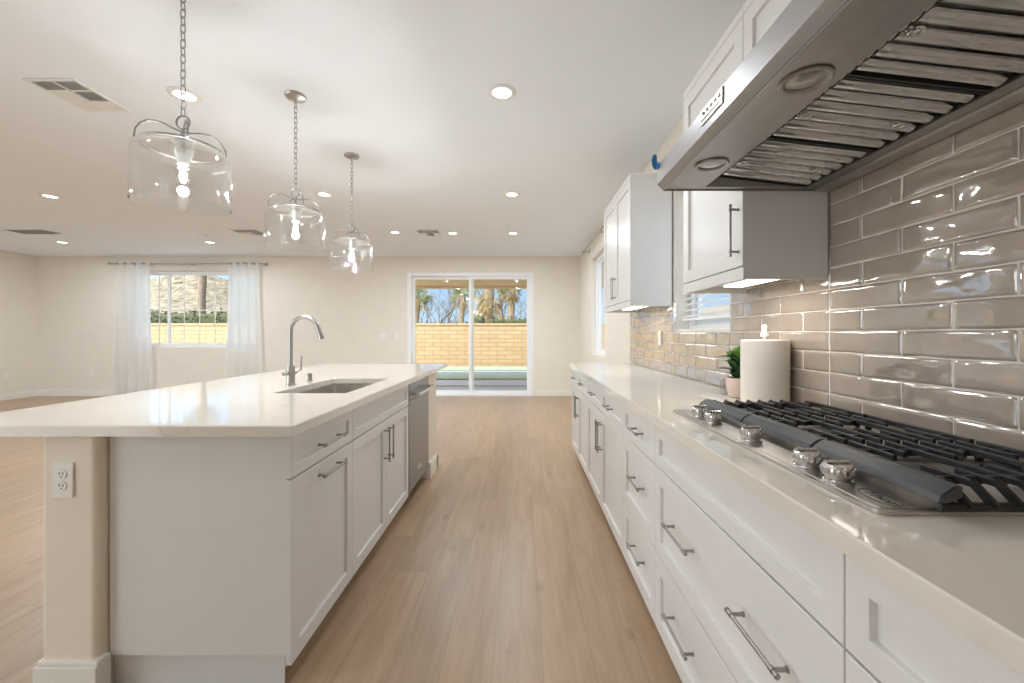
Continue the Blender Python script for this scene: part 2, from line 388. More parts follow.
def wall_with_holes(name, axis, c0, c1, a0, a1, holes, m):
    """axis 'y': wall plane spans x (a0..a1), thickness y c0..c1 ; axis 'x' the other way"""
    mb = MB()
    def add(u0, u1, z0, z1):
        if u1-u0 < 1e-4 or z1-z0 < 1e-4: return
        if axis == 'y': mb.box(u0, u1, c0, c1, z0, z1)
        else: mb.box(c0, c1, u0, u1, z0, z1)
    u = a0
    for (h0, h1, z0, z1) in sorted(holes):
        add(u, h0, 0, ZC); add(h0, h1, 0, z0); add(h0, h1, z1, ZC); u = h1
    add(u, a1, 0, ZC)
    return struct(name, mb, m)

DOOR = (-2.20, 0.22, 0.0, 2.40)
WIN1 = (-7.64, -5.17, 0.95, 2.46)
WIN2 = (5.55, 6.62, 0.90, 2.42)
WIN3 = (2.215, 3.02, 1.235, 2.36)
REAR_ADDED = (-9.2, -5.2, 0.0, 2.40)
wall_with_holes('wall_back', 'y', YB, YB+TH, XL-TH, XR+TH, [DOOR, WIN1], M['wall'])
wall_with_holes('wall_right', 'x', XR, XR+TH, YF, YB, [WIN2, WIN3], M['wall'])
LEFT_ADDED = [(-2.8, -.2, 0.0, 2.4)]
wall_with_holes('wall_left', 'x', XL-TH, XL, YF, YB, LEFT_ADDED, M['wall'])
wall_with_holes('wall_front', 'y', YF-TH, YF, XL-TH, XR+TH, [REAR_ADDED], M['wall'])

def baseboard(name, segs):
    mb = MB()
    for (x0, y0, x1, y1, nx, ny) in segs:
        t = 0.014
        for (tt, z0, z1) in ((t, 0, 0.105), (t*0.55, 0.105, 0.13)):
            xa, xb = sorted((x0, x1)); ya, yb = sorted((y0, y1))
            if nx: mb.box(min(xa, xa+nx*tt), max(xa, xa+nx*tt), ya, yb, z0, z1, 0.002)
            else: mb.box(xa, xb, min(ya, ya+ny*tt), max(ya, ya+ny*tt), z0, z1, 0.002)
    struct(name, mb, M['base'])
baseboard('baseboard_back', [(XL, YB, DOOR[0]-.06, YB, 0, -1), (DOOR[1]+.06, YB, XR, YB, 0, -1)])
baseboard('baseboard_left', [(XL, -.15, XL, YB-.015, 1, 0)])
baseboard('baseboard_right', [(XR, 4.27, XR, YB-.015, -1, 0)])

# ---- sliding glass door in the back wall
d = thing('door_1', ((DOOR[0]+DOOR[1])/2, YB, 0), None, None); d['kind'] = 'structure'
x0, x1, _, z1 = DOOR
fr = MB()
fr.box(x0-.030, x0+.05, YB-.012, YB+.12, 0, z1+.025, .004); fr.box(x1-.05, x1+.030, YB-.012, YB+.12, 0, z1+.025, .004)
fr.box(x0+.05, x1-.05, YB-.012, YB+.12, z1-.05, z1+.025, .004); fr.box(x0+.05, x1-.05, YB-.012, YB+.12, 0, .045, .004)
fr.build('door_frame', M['vinyl'], d)
xm = (471-521)/FPX*YB
for (a, b, yy, nm) in ((x0+.05, xm+.045, YB+.06, 'fixed'), (xm-.045, x1-.05, YB+.02, 'slide')):
    s = MB(); st = .055
    s.box(a, a+st, yy, yy+.035, .045, z1-.05, .003); s.box(b-st, b, yy, yy+.035, .045, z1-.05, .003)
    s.box(a+st, b-st, yy, yy+.035, .045, .045+.06, .003); s.box(a+st, b-st, yy, yy+.035, z1-.105, z1-.05, .003)
    so_ = s.build('door_sash', M['vinyl'], d)
    MB().box(a+st, b-st, yy+.014, yy+.02, .105, z1-.105).build('pane', M['glass'], so_)
    if nm == 'slide':
        MB().box(b-.042, b-.012, yy-.035, yy-.02, .95, 1.2, .004).box(b-.035, b-.02, yy-.02, yy, .96, .99).box(b-.035, b-.02, yy-.02, yy, 1.16, 1.19).build('handle', M['vinyl'], so_)

# ---- living room window, three lites with flat grids
def window(name, axis, wall_c, u0, u1, z0, z1, lites, grids, zg, sgn=1, fw=.045, inset=.07, tall=None):
    """axis 'y': window in a wall facing -y; 'x': window in the right wall facing -x"""
    def B(mb, a, b, c0, c1, za, zb, bv=.003):
        if axis == 'y': mb.box(a, b, wall_c+c0, wall_c+c1, za, zb, bv)
        else: mb.box(wall_c+c0, wall_c+c1, a, b, za, zb, bv)
        return mb
    base = ((u0+u1)/2, wall_c+inset, z0) if axis == 'y' else (wall_c+inset, (u0+u1)/2, z0)
    w = thing(name, base, None, None); w['kind'] = 'structure'
    f = MB()
    B(f, u0, u0+fw, inset, inset+.07, z0, z1); B(f, u1-fw, u1, inset, inset+.07, z0, z1)
    B(f, u0+fw, u1-fw, inset, inset+.07, z0, z0+fw); B(f, u0+fw, u1-fw, inset, inset+.07, z1-fw, z1)
    f.build('window_frame', M['vinyl'], w)
    es = [u0+fw] + list(lites) + [u1-fw]
    for i in range(len(es)-1):
        a, b = es[i], es[i+1]; s = MB(); st = .035; c = inset+(.012 if i % 2 else .03)
        B(s, a, a+st, c, c+.03, z0+fw, z1-fw); B(s, b-st, b, c, c+.03, z0+fw, z1-fw)
        B(s, a+st, b-st, c, c+.03, z0+fw, z0+fw+st); B(s, a+st, b-st, c, c+.03, z1-fw-st, z1-fw)
        so_ = s.build('sash', M['vinyl'], w)
        B(MB(), a+st, b-st, c+.012, c+.017, z0+fw+st, z1-fw-st, 0).build('pane', M['glass'], so_)
        if grids[i]:
            g = MB()
            for k in range(1, grids[i]):
                uu = a + (b-a)*k/grids[i]; B(g, uu-.008, uu+.008, c+.006, c+.011, z0+fw+st, z1-fw-st, 0)
            if zg:
                B(g, a+st, b-st, c+.005, c+.011, zg-.009, zg+.009, 0)
            g.build('grid', M['vinyl'], so_)
    return w
window('window_1', 'y', YB, *WIN1, [(169-521)/FPX*YB*1.012, (231-521)/FPX*YB*1.012], [3, 4, 3], 1.217+24*YB/FPX)
window('window_2', 'x', XR, *WIN2, [], [0], None)
window('window_3', 'x', XR, *WIN3, [], [0], None, inset=.10)
# added unseen window at the rear of the room (extra daylight behind the viewpoint)
window('window_rear_added', 'y', YF-TH, REAR_ADDED[0], REAR_ADDED[1], 0.0, 2.4, [-7.9, -6.5], [0, 0, 0], None, inset=.03)

window('window_left_added', 'x', XL-TH, LEFT_ADDED[0][0], LEFT_ADDED[0][1], 0.0, 2.4, [-1.93, -1.06], [0, 0, 0], None, inset=.03)  # invented glazing in the left wall, unseen, brightens the interior
# kitchen window shelf: tiled sill
MB().box(XR+.002, XR+.1, WIN3[0]+.002, WIN3[1]-.002, 1.236, 1.25, .002).build('trim_1', M['base'])['kind'] = 'structure'

# ================================================================== backsplash of individually warped glazed tiles
TL, TP = 0.2856, 0.0765
bs = thing('tile_backsplash', (XR-.001, 2.0, .916), 'glossy taupe subway tile backsplash with pale grout running along the right wall', 'backsplash')
regions = [(-.28, 1.503, .9155, 1.93), (1.503, WIN3[0], .9155, 1.44), (WIN3[0], WIN3[1], .9155, 1.2285), (WIN3[1], 4.22, .9155, 1.44)]
gm_ = MB()
for (y0, y1, z0, z1) in regions: gm_.box(XR-.0078, XR-.0005, y0, y1, z0, z1)
gm_.build('grout', M['grout'], bs)
tm = MB(); g = .0014
zj = [.9155, .998] + [.998+TP*k for k in range(1, 14)]
def add_tile(y0, y1, z0, z1, seed):
    ny = max(3, int((y1-y0)/.012)); nz = 7
    rnd = random.Random(seed); off = Vector((rnd.uniform(0, 50), rnd.uniform(0, 50), rnd.uniform(0, 50)))
    tlt = rnd.gauss(0, .006); tlz = rnd.gauss(0, .009)
    grid = []
    us = [0, .0035/(y1-y0)] + [k/ny for k in range(1, ny)] + [1-.0035/(y1-y0), 1]
    us = sorted(set(u for u in us if 0 <= u <= 1)); vs = [0, .045] + [k/nz for k in range(1, nz)] + [.955, 1]
    for u in us:
        row = []
        for v in vs:
            y = y0+(y1-y0)*u; z = z0+(z1-z0)*v
            h = .0065
            q = Vector((y*11, z*15, 0))+off
            h += .0026*noise.noise(q) + .0010*noise.noise(q*2.1)
            h += tlt*(y-(y0+y1)/2)+tlz*(z-(z0+z1)/2)
            eu = min(y-y0, y1-y, z-z0, z1-z)
            h += .0006*min(1, max(0, eu)/.012)
            if eu < 1e-5: h -= .0035
            row.append(tm.bm.verts.new((XR-.004-h, y, z)))
        grid.append(row)
    for i in range(len(us)-1):
        for j in range(len(vs)-1):
            tm.bm.faces.new((grid[i][j], grid[i+1][j], grid[i+1][j+1], grid[i][j+1]))
seed = 0
for (ry0, ry1, rz0, rz1) in regions:
    for r_ in range(len(zj)-1):
        a, b = max(zj[r_], rz0), min(zj[r_+1], rz1)
        if b-a < .012: continue
        ph = 1.359 if r_ % 2 == 0 else 1.504
        k0 = math.floor((ry0-ph)/TL)-1
        for k in range(k0, k0+22):
            c, d_ = max(ph+k*TL, ry0), min(ph+(k+1)*TL, ry1)
            if d_-c < .012: continue
            seed += 1
            add_tile(c+g, d_-g, a+g, b-g, seed)
tm.smooth = True
tm.build('tiles', M['tile'], bs, autos=False)
MB().box(XR-.012, XR-.0005, 4.222, 4.228, .9155, 1.44).build('edge_trim', M['chrome'], bs)
MB().box(XR-.013, XR-.0005, WIN3[1]-.001, WIN3[1]+.004, 1.23, 1.44).build('edge_trim', M['chrome'], bs)

# ================================================================== cabinets
class Fr:
    """local frame for cabinet fronts: u along +y, v up, n outward (-x for the right run, +x for the island)"""
    def __init__(s, x, sgn): s.x = x; s.s = sgn
    def P(s, u, v, n): return (s.x + s.s*n, u, v)
def shaker(fr, u0, u1, v0, v1, name, parent, rail=.058, t=.02, rec=.011, flat=False):
    mb = MB(); bm = mb.bm
    b = .0015
    if flat:
        xa, xb = sorted((fr.x, fr.x+fr.s*t)); mb.box(xa, xb, u0, u1, v0, v1, b); return mb.build(name, M['cab'], parent)
    def ring(a, n): return [bm.verts.new(fr.P(*q, n)) for q in ((u0+a, v0+a), (u1-a, v0+a), (u1-a, v1-a), (u0+a, v1-a))]
    rings = [ring(0, 0), ring(0, t-b), ring(b, t), ring(rail, t), ring(rail+.001, t-.001), ring(rail+.0025, t-rec)]
    for A, B in zip(rings, rings[1:]):
        for i in range(4): bm.faces.new((A[i], A[(i+1) % 4], B[(i+1) % 4], B[i]))
    bm.faces.new(rings[0][::-1]); bm.faces.new(rings[-1])
    return mb.build(name, M['cab'], parent)
def handle(fr, cu, cv, length, vertical, parent, t=.02, off=.031, r=.0047):
    mb = MB()
    def P(a, n): return fr.P(cu, cv+a, n) if vertical else fr.P(cu+a, cv, n)
    h = length/2
    mb.cyl(P(-h, t+off), P(h, t+off), r, seg=16, bev=.001)
    for s_ in (-1, 1):
        mb.cyl(P(s_*(h-.016), t), P(s_*(h-.016), t+off+.002), .0045, seg=14)
        mb.cyl(P(s_*(h-.016)-.006, t+off), P(s_*(h-.016)+.006, t+off), .0065, seg=16, bev=.001)
        mb.cyl(P(s_*(h-.016), t), P(s_*(h-.016), t+.003), .0065, seg=16)
        mb.cyl(P(s_*h-.003, t+off), P(s_*h+.003, t+off), .006, seg=16, bev=.001)
    return mb.build('handle', M['pull'], parent)
ZD0, ZD1, ZW0, ZW1 = .09, .707, .713, .868     # lower fronts, top drawer
G = .0015

def carcass(root, xa, xb, y0, y1, kick_x0, kick_x1, top=.879):
    MB().box(xa, xb, y0, y1, .085, top).build('body', M['cab'], root)
    MB().box(kick_x0, kick_x1, y0+.0005, y1-.0005, 0, .085).build('toe_kick', M['kick'], root)

RF = Fr(.54, -1)
def right_cab(name, y0, y1, label):
    r_ = thing(name, (.84, (y0+y1)/2, 0), label, 'cabinet', 'base cabinets along the right wall')
    carcass(r_, .5405, XR-.001, y0+.0004, y1-.0004, .615, XR-.001)
    return r_
def drawers3(r_, y0, y1, top_handle, nh, hl, zs=((ZD0, .372), (.378, ZD1), (ZW0, ZW1))):
    for i, (a, b) in enumerate(zs):
        dr = shaker(RF, y0+G, y1-G, a, b, 'drawer_front', r_, rail=.045 if i == 2 else .058)
        if i == 2 and not top_handle: continue
        for c in nh:
            handle(RF, y0+(y1-y0)*c, (a+b)/2+(.02 if i < 2 else 0), hl if i < 2 else .13, False, dr)
# near-end cabinet, partly out of frame
r_ = right_cab('base_cabinet', -.27, .66, 'white base cabinet nearest the viewer, right of the cooktop cabinet')
drawers3(r_, -.27, .66, False, (.25, .75), .19)
r_ = right_cab('base_cabinet', .66, 1.59, 'wide white base cabinet with deep drawers under the gas cooktop')
drawers3(r_, .66, 1.59, False, (.235, .705), .19)
r_ = right_cab('base_cabinet', 1.59, 2.09, 'narrow white base cabinet with a stack of three drawers beside the cooktop cabinet')
drawers3(r_, 1.59, 2.09, True, (.42,), .17)
def two_by_two(y0, y1, label):
    r_ = right_cab('base_cabinet', y0, y1, label); ym = (y0+y1)/2
    for (a, b, hs) in ((y0, ym, 1), (ym, y1, -1)):
        dr = shaker(RF, a+G, b-G, ZW0, ZW1, 'drawer_front', r_, rail=.045)
        handle(RF, (a+b)/2, (ZW0+ZW1)/2, .13, False, dr)
        do = shaker(RF, a+G, b-G, ZD0, ZD1, 'door', r_)
        handle(RF, (b-.032) if hs == 1 else (a+.032), ZD1-.15, .19, True, do)
two_by_two(2.09, 3.22, 'white two-drawer, two-door base cabinet below the kitchen window')
two_by_two(3.22, 4.215, 'white base cabinet at the far end of the right run, two drawers over two doors')

# ---- island
IF = Fr(-.80, 1)
IX0, IX1 = -1.4145, -.8005
def isl_cab(y0, y1, label):
    r_ = thing('base_cabinet', ((IX0+IX1)/2, (y0+y1)/2, 0), label, 'cabinet', 'base cabinets of the island')
    return r_
r_ = isl_cab(1.405, 1.90, 'white island cabinet nearest the viewer, with one drawer over one pull-out front')
carcass(r_, IX0, IX1, 1.425, 1.8996, IX0, -.86)
MB().box(IX0+.004, -.8045, 1.405, 1.4248, .115, .878, .0015).build('end_panel', M['cab'], r_)
MB().box(IX0+.004, -.82, 1.4225, 1.425, 0, .114).build('end_kick', M['kick'], r_)
dr = shaker(IF, 1.394, 1.90-G, ZW0+.012, ZW1, 'drawer_front', r_, rail=.04); handle(IF, 1.66, .79, .19, False, dr)
do = shaker(IF, 1.394, 1.90-G, ZD0, ZD1+.012, 'pull_out_front', r_, rail=.055); handle(IF, 1.66, .672, .19, False, do)
r_ = isl_cab(1.90, 2.845, 'white island sink cabinet with a plain false front over two doors')
MB().box(IX0, IX1, 1.9004, 2.8446, .085, .62).build('body', M['cab'], r_)
MB().box(-.84, IX1, 1.9004, 2.8446, .62, .879).build('front_rail', M['cab'], r_)
MB().box(IX0, -.86, 1.9005, 2.8444, 0, .085).build('toe_kick', M['kick'], r_)
shaker(IF, 1.90+G, 2.845-G, ZW0+.012, ZW1, 'false_front', r_, rail=.04)
for (a, b, hy) in ((1.90, 2.3725, 2.3725-.035), (2.3725, 2.845, 2.3725+.035)):
    do = shaker(IF, a+G, b-G, ZD0, ZD1+.012, 'door', r_, rail=.055); handle(IF, hy, ZD1-.12, .19, True, do)

# ---- dishwasher
dw = thing('dishwasher', (-1.1, 3.145, 0), 'stainless steel dishwasher built into the island beside the sink cabinet', 'dishwasher')
MB().box(IX0, -.805, 2.848, 3.442, .10, .876).build('tub', M['black'], dw)
MB().box(-.804, -.776, 2.851, 3.439, .105, .745, .003).build('door_panel', M['dw'], dw)
MB().box(-.804, -.776, 2.851, 3.439, .748, .872, .003).build('control_panel', M['dw'], dw)
MB().box(IX0, -.85, 2.86, 3.43, 0, .098).build('toe_kick', M['black'], dw)
hb = MB(); hb.cyl((-.722, 2.89, .79), (-.722, 3.40, .79), .0125, seg=20, bev=.002)
for yy in (2.915, 3.375): hb.cyl((-.777, yy, .79), (-.722, yy, .79), .010, seg=16); hb.cyl((-.722, yy-.03, .79), (-.722, yy+.012, .79), .0145, seg=20, bev=.002)
hb.build('handle', M['chrome'], dw)
MB().box(-.7765, -.7745, 3.10, 3.19, .195, .225, .0005).build('badge', M['chrome'], dw)

# ---- painted island wall behind and around the cabinets, with baseboard
iw = thing('island_wall', (-1.5, 2.6, 0), 'cream painted island support wall with baseboard wrapping the cabinets at both ends', 'island wall')
def rounded_poly(x0, x1, y0, y1, r, seg=4):
    pts = []
    for (cx, cy, a0) in ((x1-r, y1-r, 0), (x0+r, y1-r, 90), (x0+r, y0+r, 180), (x1-r, y0+r, 270)):
        for k in range(seg+1):
            a = R(a0+90*k/seg); pts.append((cx+r*math.cos(a), cy+r*math.sin(a)))
    return pts
w_ = MB(); w_.prism(rounded_poly(-1.598, -1.4165, 1.365, 3.76, .016), 'z', 0, .879)
w_.prism(rounded_poly(-1.43, -.775, 3.446, 3.76, .016), 'z', 0, .879)
w_.build('plaster_wall', M['post'], iw, smooth=False)
b_ = MB()
for (t_, z0, z1, bv) in ((.017, 0, .118, .003), (.011, .118, .134, .004)):
    b_.box(-1.591-t_, -1.40+.001, 1.365-t_, 1.40, z0, z1, bv)
    b_.box(-1.591-t_, -1.57, 1.39, 3.75, z0, z1, 0)
    b_.box(-1.591-t_, -.775+t_, 3.70, 3.76+t_, z0, z1, bv)
    b_.box(-.80, -.775+t_, 3.449, 3.75, z0, z1, bv)
b_.build('baseboard', M['base'], iw)

# outlet on the island wall
def outlet(name, c, ax, label, group='wall outlets and switches', w=.072, h=.117, switch=False, pm='white'):
    """ax: outward normal ('-y','-x','+x')"""
    n = {'-y': Vector((0, -1, 0)), '-x': Vector((-1, 0, 0)), '+x': Vector((1, 0, 0))}[ax]
    u = Vector((0, 0, 1)).cross(n); c = Vector(c); z = Vector((0, 0, 1))
    t_ = thing(name, c, label, 'switch' if switch else 'outlet', group)
    MB().obox(c+n*.003, u*w/2, z*h/2, n*.003, .0015).build('plate', M[pm], t_)
    if switch:
        MB().obox(c+n*.007, u*.017, z*.033, n*.003, .001).build('rocker', M['white'], t_)
    else:
        for s_ in (-1, 1):
            f = MB().cyl(c+n*.004+z*s_*.0195, c+n*.0085+z*s_*.0195, .0165, seg=24).build('socket', M[pm], t_)
            sl = MB()
            for q in (-1, 1): sl.obox(c+n*.0087+z*(s_*.0195+.003)+u*q*.006, u*.0012, z*.0045, n*.0003)
            sl.cyl(c+n*.0084+z*(s_*.0195-.008), c+n*.009+z*(s_*.0195-.008), .0025, seg=10)
            sl.build('slots', M['ink'], f)
    return t_
outlet('wall_outlet', (-457*1.365/FPX, 1.365, EYE-145.5*1.365/FPX), '-y', 'white duplex wall outlet on the cream end of the island wall', pm='base')

# ---- island countertop with sink cut-out
def slab(name, x0, x1, y0, y1, z0, z1, hole, label):
    mb = MB(); bm = mb.bm
    b = .003
    def ring(pts, z): return [bm.verts.new((x, y, z)) for x, y in pts]
    O = [(x0, y0), (x1, y0), (x1, y1), (x0, y1)]
    def ins(P, a): return [(P[0][0]+a, P[0][1]+a), (P[1][0]-a, P[1][1]+a), (P[2][0]-a, P[2][1]-a), (P[3][0]+a, P[3][1]-a)]
    def band(A, B):
        for i in range(4): bm.faces.new((A[i], A[(i+1) % 4], B[(i+1) % 4], B[i]))
    bot, mid, top, tin = ring(O, z0), ring(O, z0+.0005), ring(O, z1-b), ring(ins(O, b), z1)
    band(bot, mid); band(mid, top); band(top, tin)
    if hole:
        hx0, hx1, hy0, hy1 = hole; H = [(hx0, hy0), (hx1, hy0), (hx1, hy1), (hx0, hy1)]
        ht, h2, hb_ = ring(ins(H, -.002), z1), ring(H, z1-.002), ring(H, z0)
        band(tin, ht); band(ht, h2); band(h2, hb_); band(hb_, bot)
    else:
        bm.faces.new(tin); bm.faces.new(bot[::-1])
    o = mb.build(name, M['quartz'])
    return tag(o, label, 'countertop')
SK = (-1.275, -.895, 2.09, 2.80)
slab('island_countertop', -2.01, -.75, 1.347, 4.17, .88, .915, SK, 'wide white quartz island countertop with the sink cut into it')
slab('quartz_countertop', .495, XR-.0125, -.29, 4.235, .88, .915, None, 'long white quartz countertop along the right wall under the cooktop')

# ---- sink
sk = thing('kitchen_sink', ((SK[0]+SK[1])/2, (SK[2]+SK[3])/2, .66), 'rectangular undermount stainless steel sink set in the island countertop', 'sink')
mb = MB(); bm = mb.bm
def rr(x0, x1, y0, y1, z, r): return [bm.verts.new((x, y, z)) for x, y in rounded_poly(x0, x1, y0, y1, r, 5)]
a_ = -.004
L1 = [rr(SK[0]-.02, SK[1]+.02, SK[2]-.02, SK[3]+.02, .8795, .02), rr(SK[0]+a_, SK[1]-a_, SK[2]+a_, SK[3]-a_, .8795, .018),
      rr(SK[0]+.004, SK[1]-.004, SK[2]+.004, SK[3]-.004, .69, .022), rr(SK[0]+.02, SK[1]-.02, SK[2]+.02, SK[3]-.02, .672, .03),
      rr(SK[0]+.15, SK[1]-.15, SK[2]+.30, SK[3]-.30, .665, .03)]
for A, B in zip(L1, L1[1:]):
    n_ = len(A)
    for i in range(n_): bm.faces.new((A[i], A[(i+1) % n_], B[(i+1) % n_], B[i]))
bm.faces.new(L1[-1])
o = mb.build('basin', M['sink'], sk, smooth=True)
MB().lathe([(0, .003), (.03, .003), (.042, .001), (.045, .004), (.045, 0), (0, 0)], ((SK[0]+SK[1])/2, (SK[2]+SK[3])/2, .6652), 28).build('drain', M['chrome'], sk)

# ---- faucet
fx, fy = -1.365, 2.43
fa = thing('kitchen_faucet', (fx, fy, .915), 'brushed nickel gooseneck kitchen faucet behind the island sink', 'faucet')
MB().cyl((fx, fy, .9152), (fx, fy, .921), .031, seg=32, bev=.002).cyl((fx, fy, .921), (fx, fy, 1.03), .0235, seg=32, bev=.002).build('base', M['nickel'], fa)
pts = [(fx, fy, 1.03), (fx, fy, 1.12), (fx, fy, 1.215)]
RA = .082
for k in range(1, 25):
    a = PI - R(165)*k/24; pts.append((fx+RA+RA*math.cos(a), fy, 1.235+RA*math.sin(a)))
MB().tube(pts, .0125, seg=18).build('neck', M['nickel'], fa)
e0 = Vector(pts[-1]); dr_ = (e0-Vector(pts[-2])).normalized()
MB().cyl(e0-dr_*.002, e0+dr_*.012, .0145, seg=24).cyl(e0+dr_*.012, e0+dr_*.075, .0135, .0165, seg=24, bev=.001).build('spray_head', M['nickel'], fa)
lv = MB(); lv.cyl((fx, fy, .985), (fx, fy+.045, .985), .014, seg=20, bev=.002)
lv.cyl((fx, fy-.02, .985), (fx-.03, fy-.035, .985), .014, seg=20, bev=.002)
lv.tube([(fx+.01, fy+.04, .985), (fx+.036, fy+.046, 1.0), (fx+.038, fy+.048, 1.085)], .0045, seg=10)
lv.build('lever', M['nickel'], fa)
dx, dy = -212*2.62/FPX, 2.62
o = MB().cyl((dx, dy, .9152), (dx, dy, .920), .024, seg=28, bev=.001).cyl((dx, dy, .920), (dx, dy, .966), .019, seg=28, bev=.003).build('air_gap_cap', M['nickel'])
tag(o, 'short brushed nickel air gap cylinder beside the faucet on the island', 'sink fitting')

# ================================================================== upper cabinets
UX = .835
UF = Fr(UX, -1)
def upper(y0, y1, z0, z1, label, ndoor, hside, dz0=None, hl=.19, trim=True):
    r_ = thing('wall_cabinet', ((UX+XR)/2, (y0+y1)/2, z0), label, 'cabinet', 'wall cabinets')
    MB().box(UX+.0005, XR-.013, y0+.0004, y1-.0004, z0+.03, z1).build('body', M['cab'], r_)
    MB().box(UX-.018, UX+.0, y0+.0004, y1-.0004, z0, z0+.045, .001).box(UX, XR-.013, y0+.0004, y0+.018, z0, z0+.03, .001).box(UX, XR-.013, y1-.018, y1-.0004, z0, z0+.03, .001).build('light_rail', M['cab'], r_)
    MB().box(UX-.019, XR-.013, y0+.0004, y1-.0004, z1+.0005, z1+.035, .002).build('top_trim', M['cab'], r_)
    w = (y1-y0)/ndoor
    for i in range(ndoor):
        a, b = y0+i*w, y0+(i+1)*w
        do = shaker(UF, a+G, b-G, z0+.049, z1-.004, 'door', r_, rail=.058)
        if hside is not None and hside[i]:
            hy = a+.03 if hside[i] == 'lo' else b-.03
            handle(UF, hy, z0+.049+.04+hl/2, hl, True, do)
    return r_
upper(1.506, 2.06, 1.42, 2.39, 'white wall cabinet beside the range hood with an upright dark pull on its single door', 1, ['lo'])
upper(3.06, 4.03, 1.425, 2.385, 'tall white two-door wall cabinet left of the kitchen window with small upright pulls', 2, ['hi', 'lo'])
# over the hood
r_ = thing('wall_cabinet', ((UX+XR)/2, 1.03, 1.95), 'white wall cabinet mounted above the range hood', 'cabinet', 'wall cabinets')
MB().box(UX+.0005, XR-.013, .56, 1.505, 1.95, 2.39).build('body', M['cab'], r_)
MB().box(UX-.019, XR-.013, .56, 1.505, 2.3905, 2.425, .002).build('top_trim', M['cab'], r_)
for (a, b) in ((.56, 1.032), (1.032, 1.505)): shaker(UF, a+G, b-G, 1.953, 2.386, 'door', r_)
# filler between the wall cabinet and the window stays plain wall
# LED bars under the wall cabinets
def led(y0, y1, z, x, label, watts):
    o = thing('cabinet_light', (x, (y0+y1)/2, z), label, 'under-cabinet light', 'under-cabinet lights')
    MB().box(x-.05, x+.05, y0, y1, z-.020, z, .002).build('housing', M['white'], o)
    MB().box(x-.043, x+.043, y0+.006, y1-.006, z-.027, z-.0202, .001).build('diffuser', M['ledbar'], o)
    ld = bpy.data.lights.new('led_light', 'AREA'); ld.shape = 'RECTANGLE'; ld.size = .04; ld.size_y = y1-y0-.03; ld.energy = watts; ld.color = (1, .95, .88)
    lo = bpy.data.objects.new('led_light', ld); COL.objects.link(lo); lo.parent = o; lo.location = (0, 0, -.030)
led(1.53, 1.80, 1.449, .93, 'glowing light bar under the wall cabinet beside the range hood', 1.1)
led(3.12, 3.60, 1.454, .93, 'glowing light bar under the two-door wall cabinet left of the kitchen window', 1.1)

# ================================================================== range hood
H0, H1 = .577, 1.503
HZ = 1.745
ho = thing('range_hood', (.82, 1.04, HZ), 'wide stainless steel range hood above the cooktop with baffle filters underneath', 'range hood')
mb = MB(); bm = mb.bm
prof = [(.517, HZ), (.4985, 1.765), (.4985, 1.831), (.80, 1.94), (1.1235, 1.94), (1.1235, HZ)]
A = [bm.verts.new((x, H0, z)) for x, z in prof]; B = [bm.verts.new((x, H1, z)) for x, z in prof]
n_ = len(prof)
for i in range(n_-1): bm.faces.new((A[i], B[i], B[i+1], A[i+1]))
bm.faces.new(A[::-1]); bm.faces.new(B)
ox0, ox1, oy0, oy1 = .66, 1.028, H0+.03, H1-.03
O = [A[0], B[0], B[-1], A[-1]]
I0 = [bm.verts.new(q) for q in ((ox0, oy0, HZ), (ox0, oy1, HZ), (ox1, oy1, HZ), (ox1, oy0, HZ))]
I1 = [bm.verts.new(q) for q in ((ox0+.035, oy0+.004, HZ+.055), (ox0+.035, oy1-.004, HZ+.055), (ox1, oy1-.004, HZ+.055), (ox1, oy0+.004, HZ+.055))]
for P0, P1 in ((O, I0), (I0, I1)):
    for i in range(4): bm.faces.new((P0[i], P0[(i+1) % 4], P1[(i+1) % 4], P1[i]))
bm.faces.new(I1)
mb.build('canopy', M['hood'], ho, smooth=False)
MB().box(.519, 1.123, H1-.004, H1-.0005, HZ-.004, HZ+.001).box(.519, .523, H0, H1-.004, HZ-.004, HZ+.001).build('bottom_lip', M['hood'], ho)
MB().box(1.068, 1.123, H0+.002, H1-.005, HZ-.009, HZ-.0003, .001).build('rear_panel', M['steel'], ho)
for yy in (.853, 1.273):
    lt = MB().lathe([(.050, 0), (.050, -.003), (.046, -.006), (.040, -.005), (.036, .0), (.05, 0)], (.592, yy, HZ-.0005), 36).build('light', M['pull'], ho)
    MB().lathe([(0, -.004), (.02, -.0035), (.036, -.0005), (.036, .0), (0, 0)], (.592, yy, HZ-.0005), 30).build('lens', thin_glass('hood lens', (.75, .74, .72), 2.5, .15) if 'hood lens' not in bpy.data.materials else bpy.data.materials['hood lens'], lt)
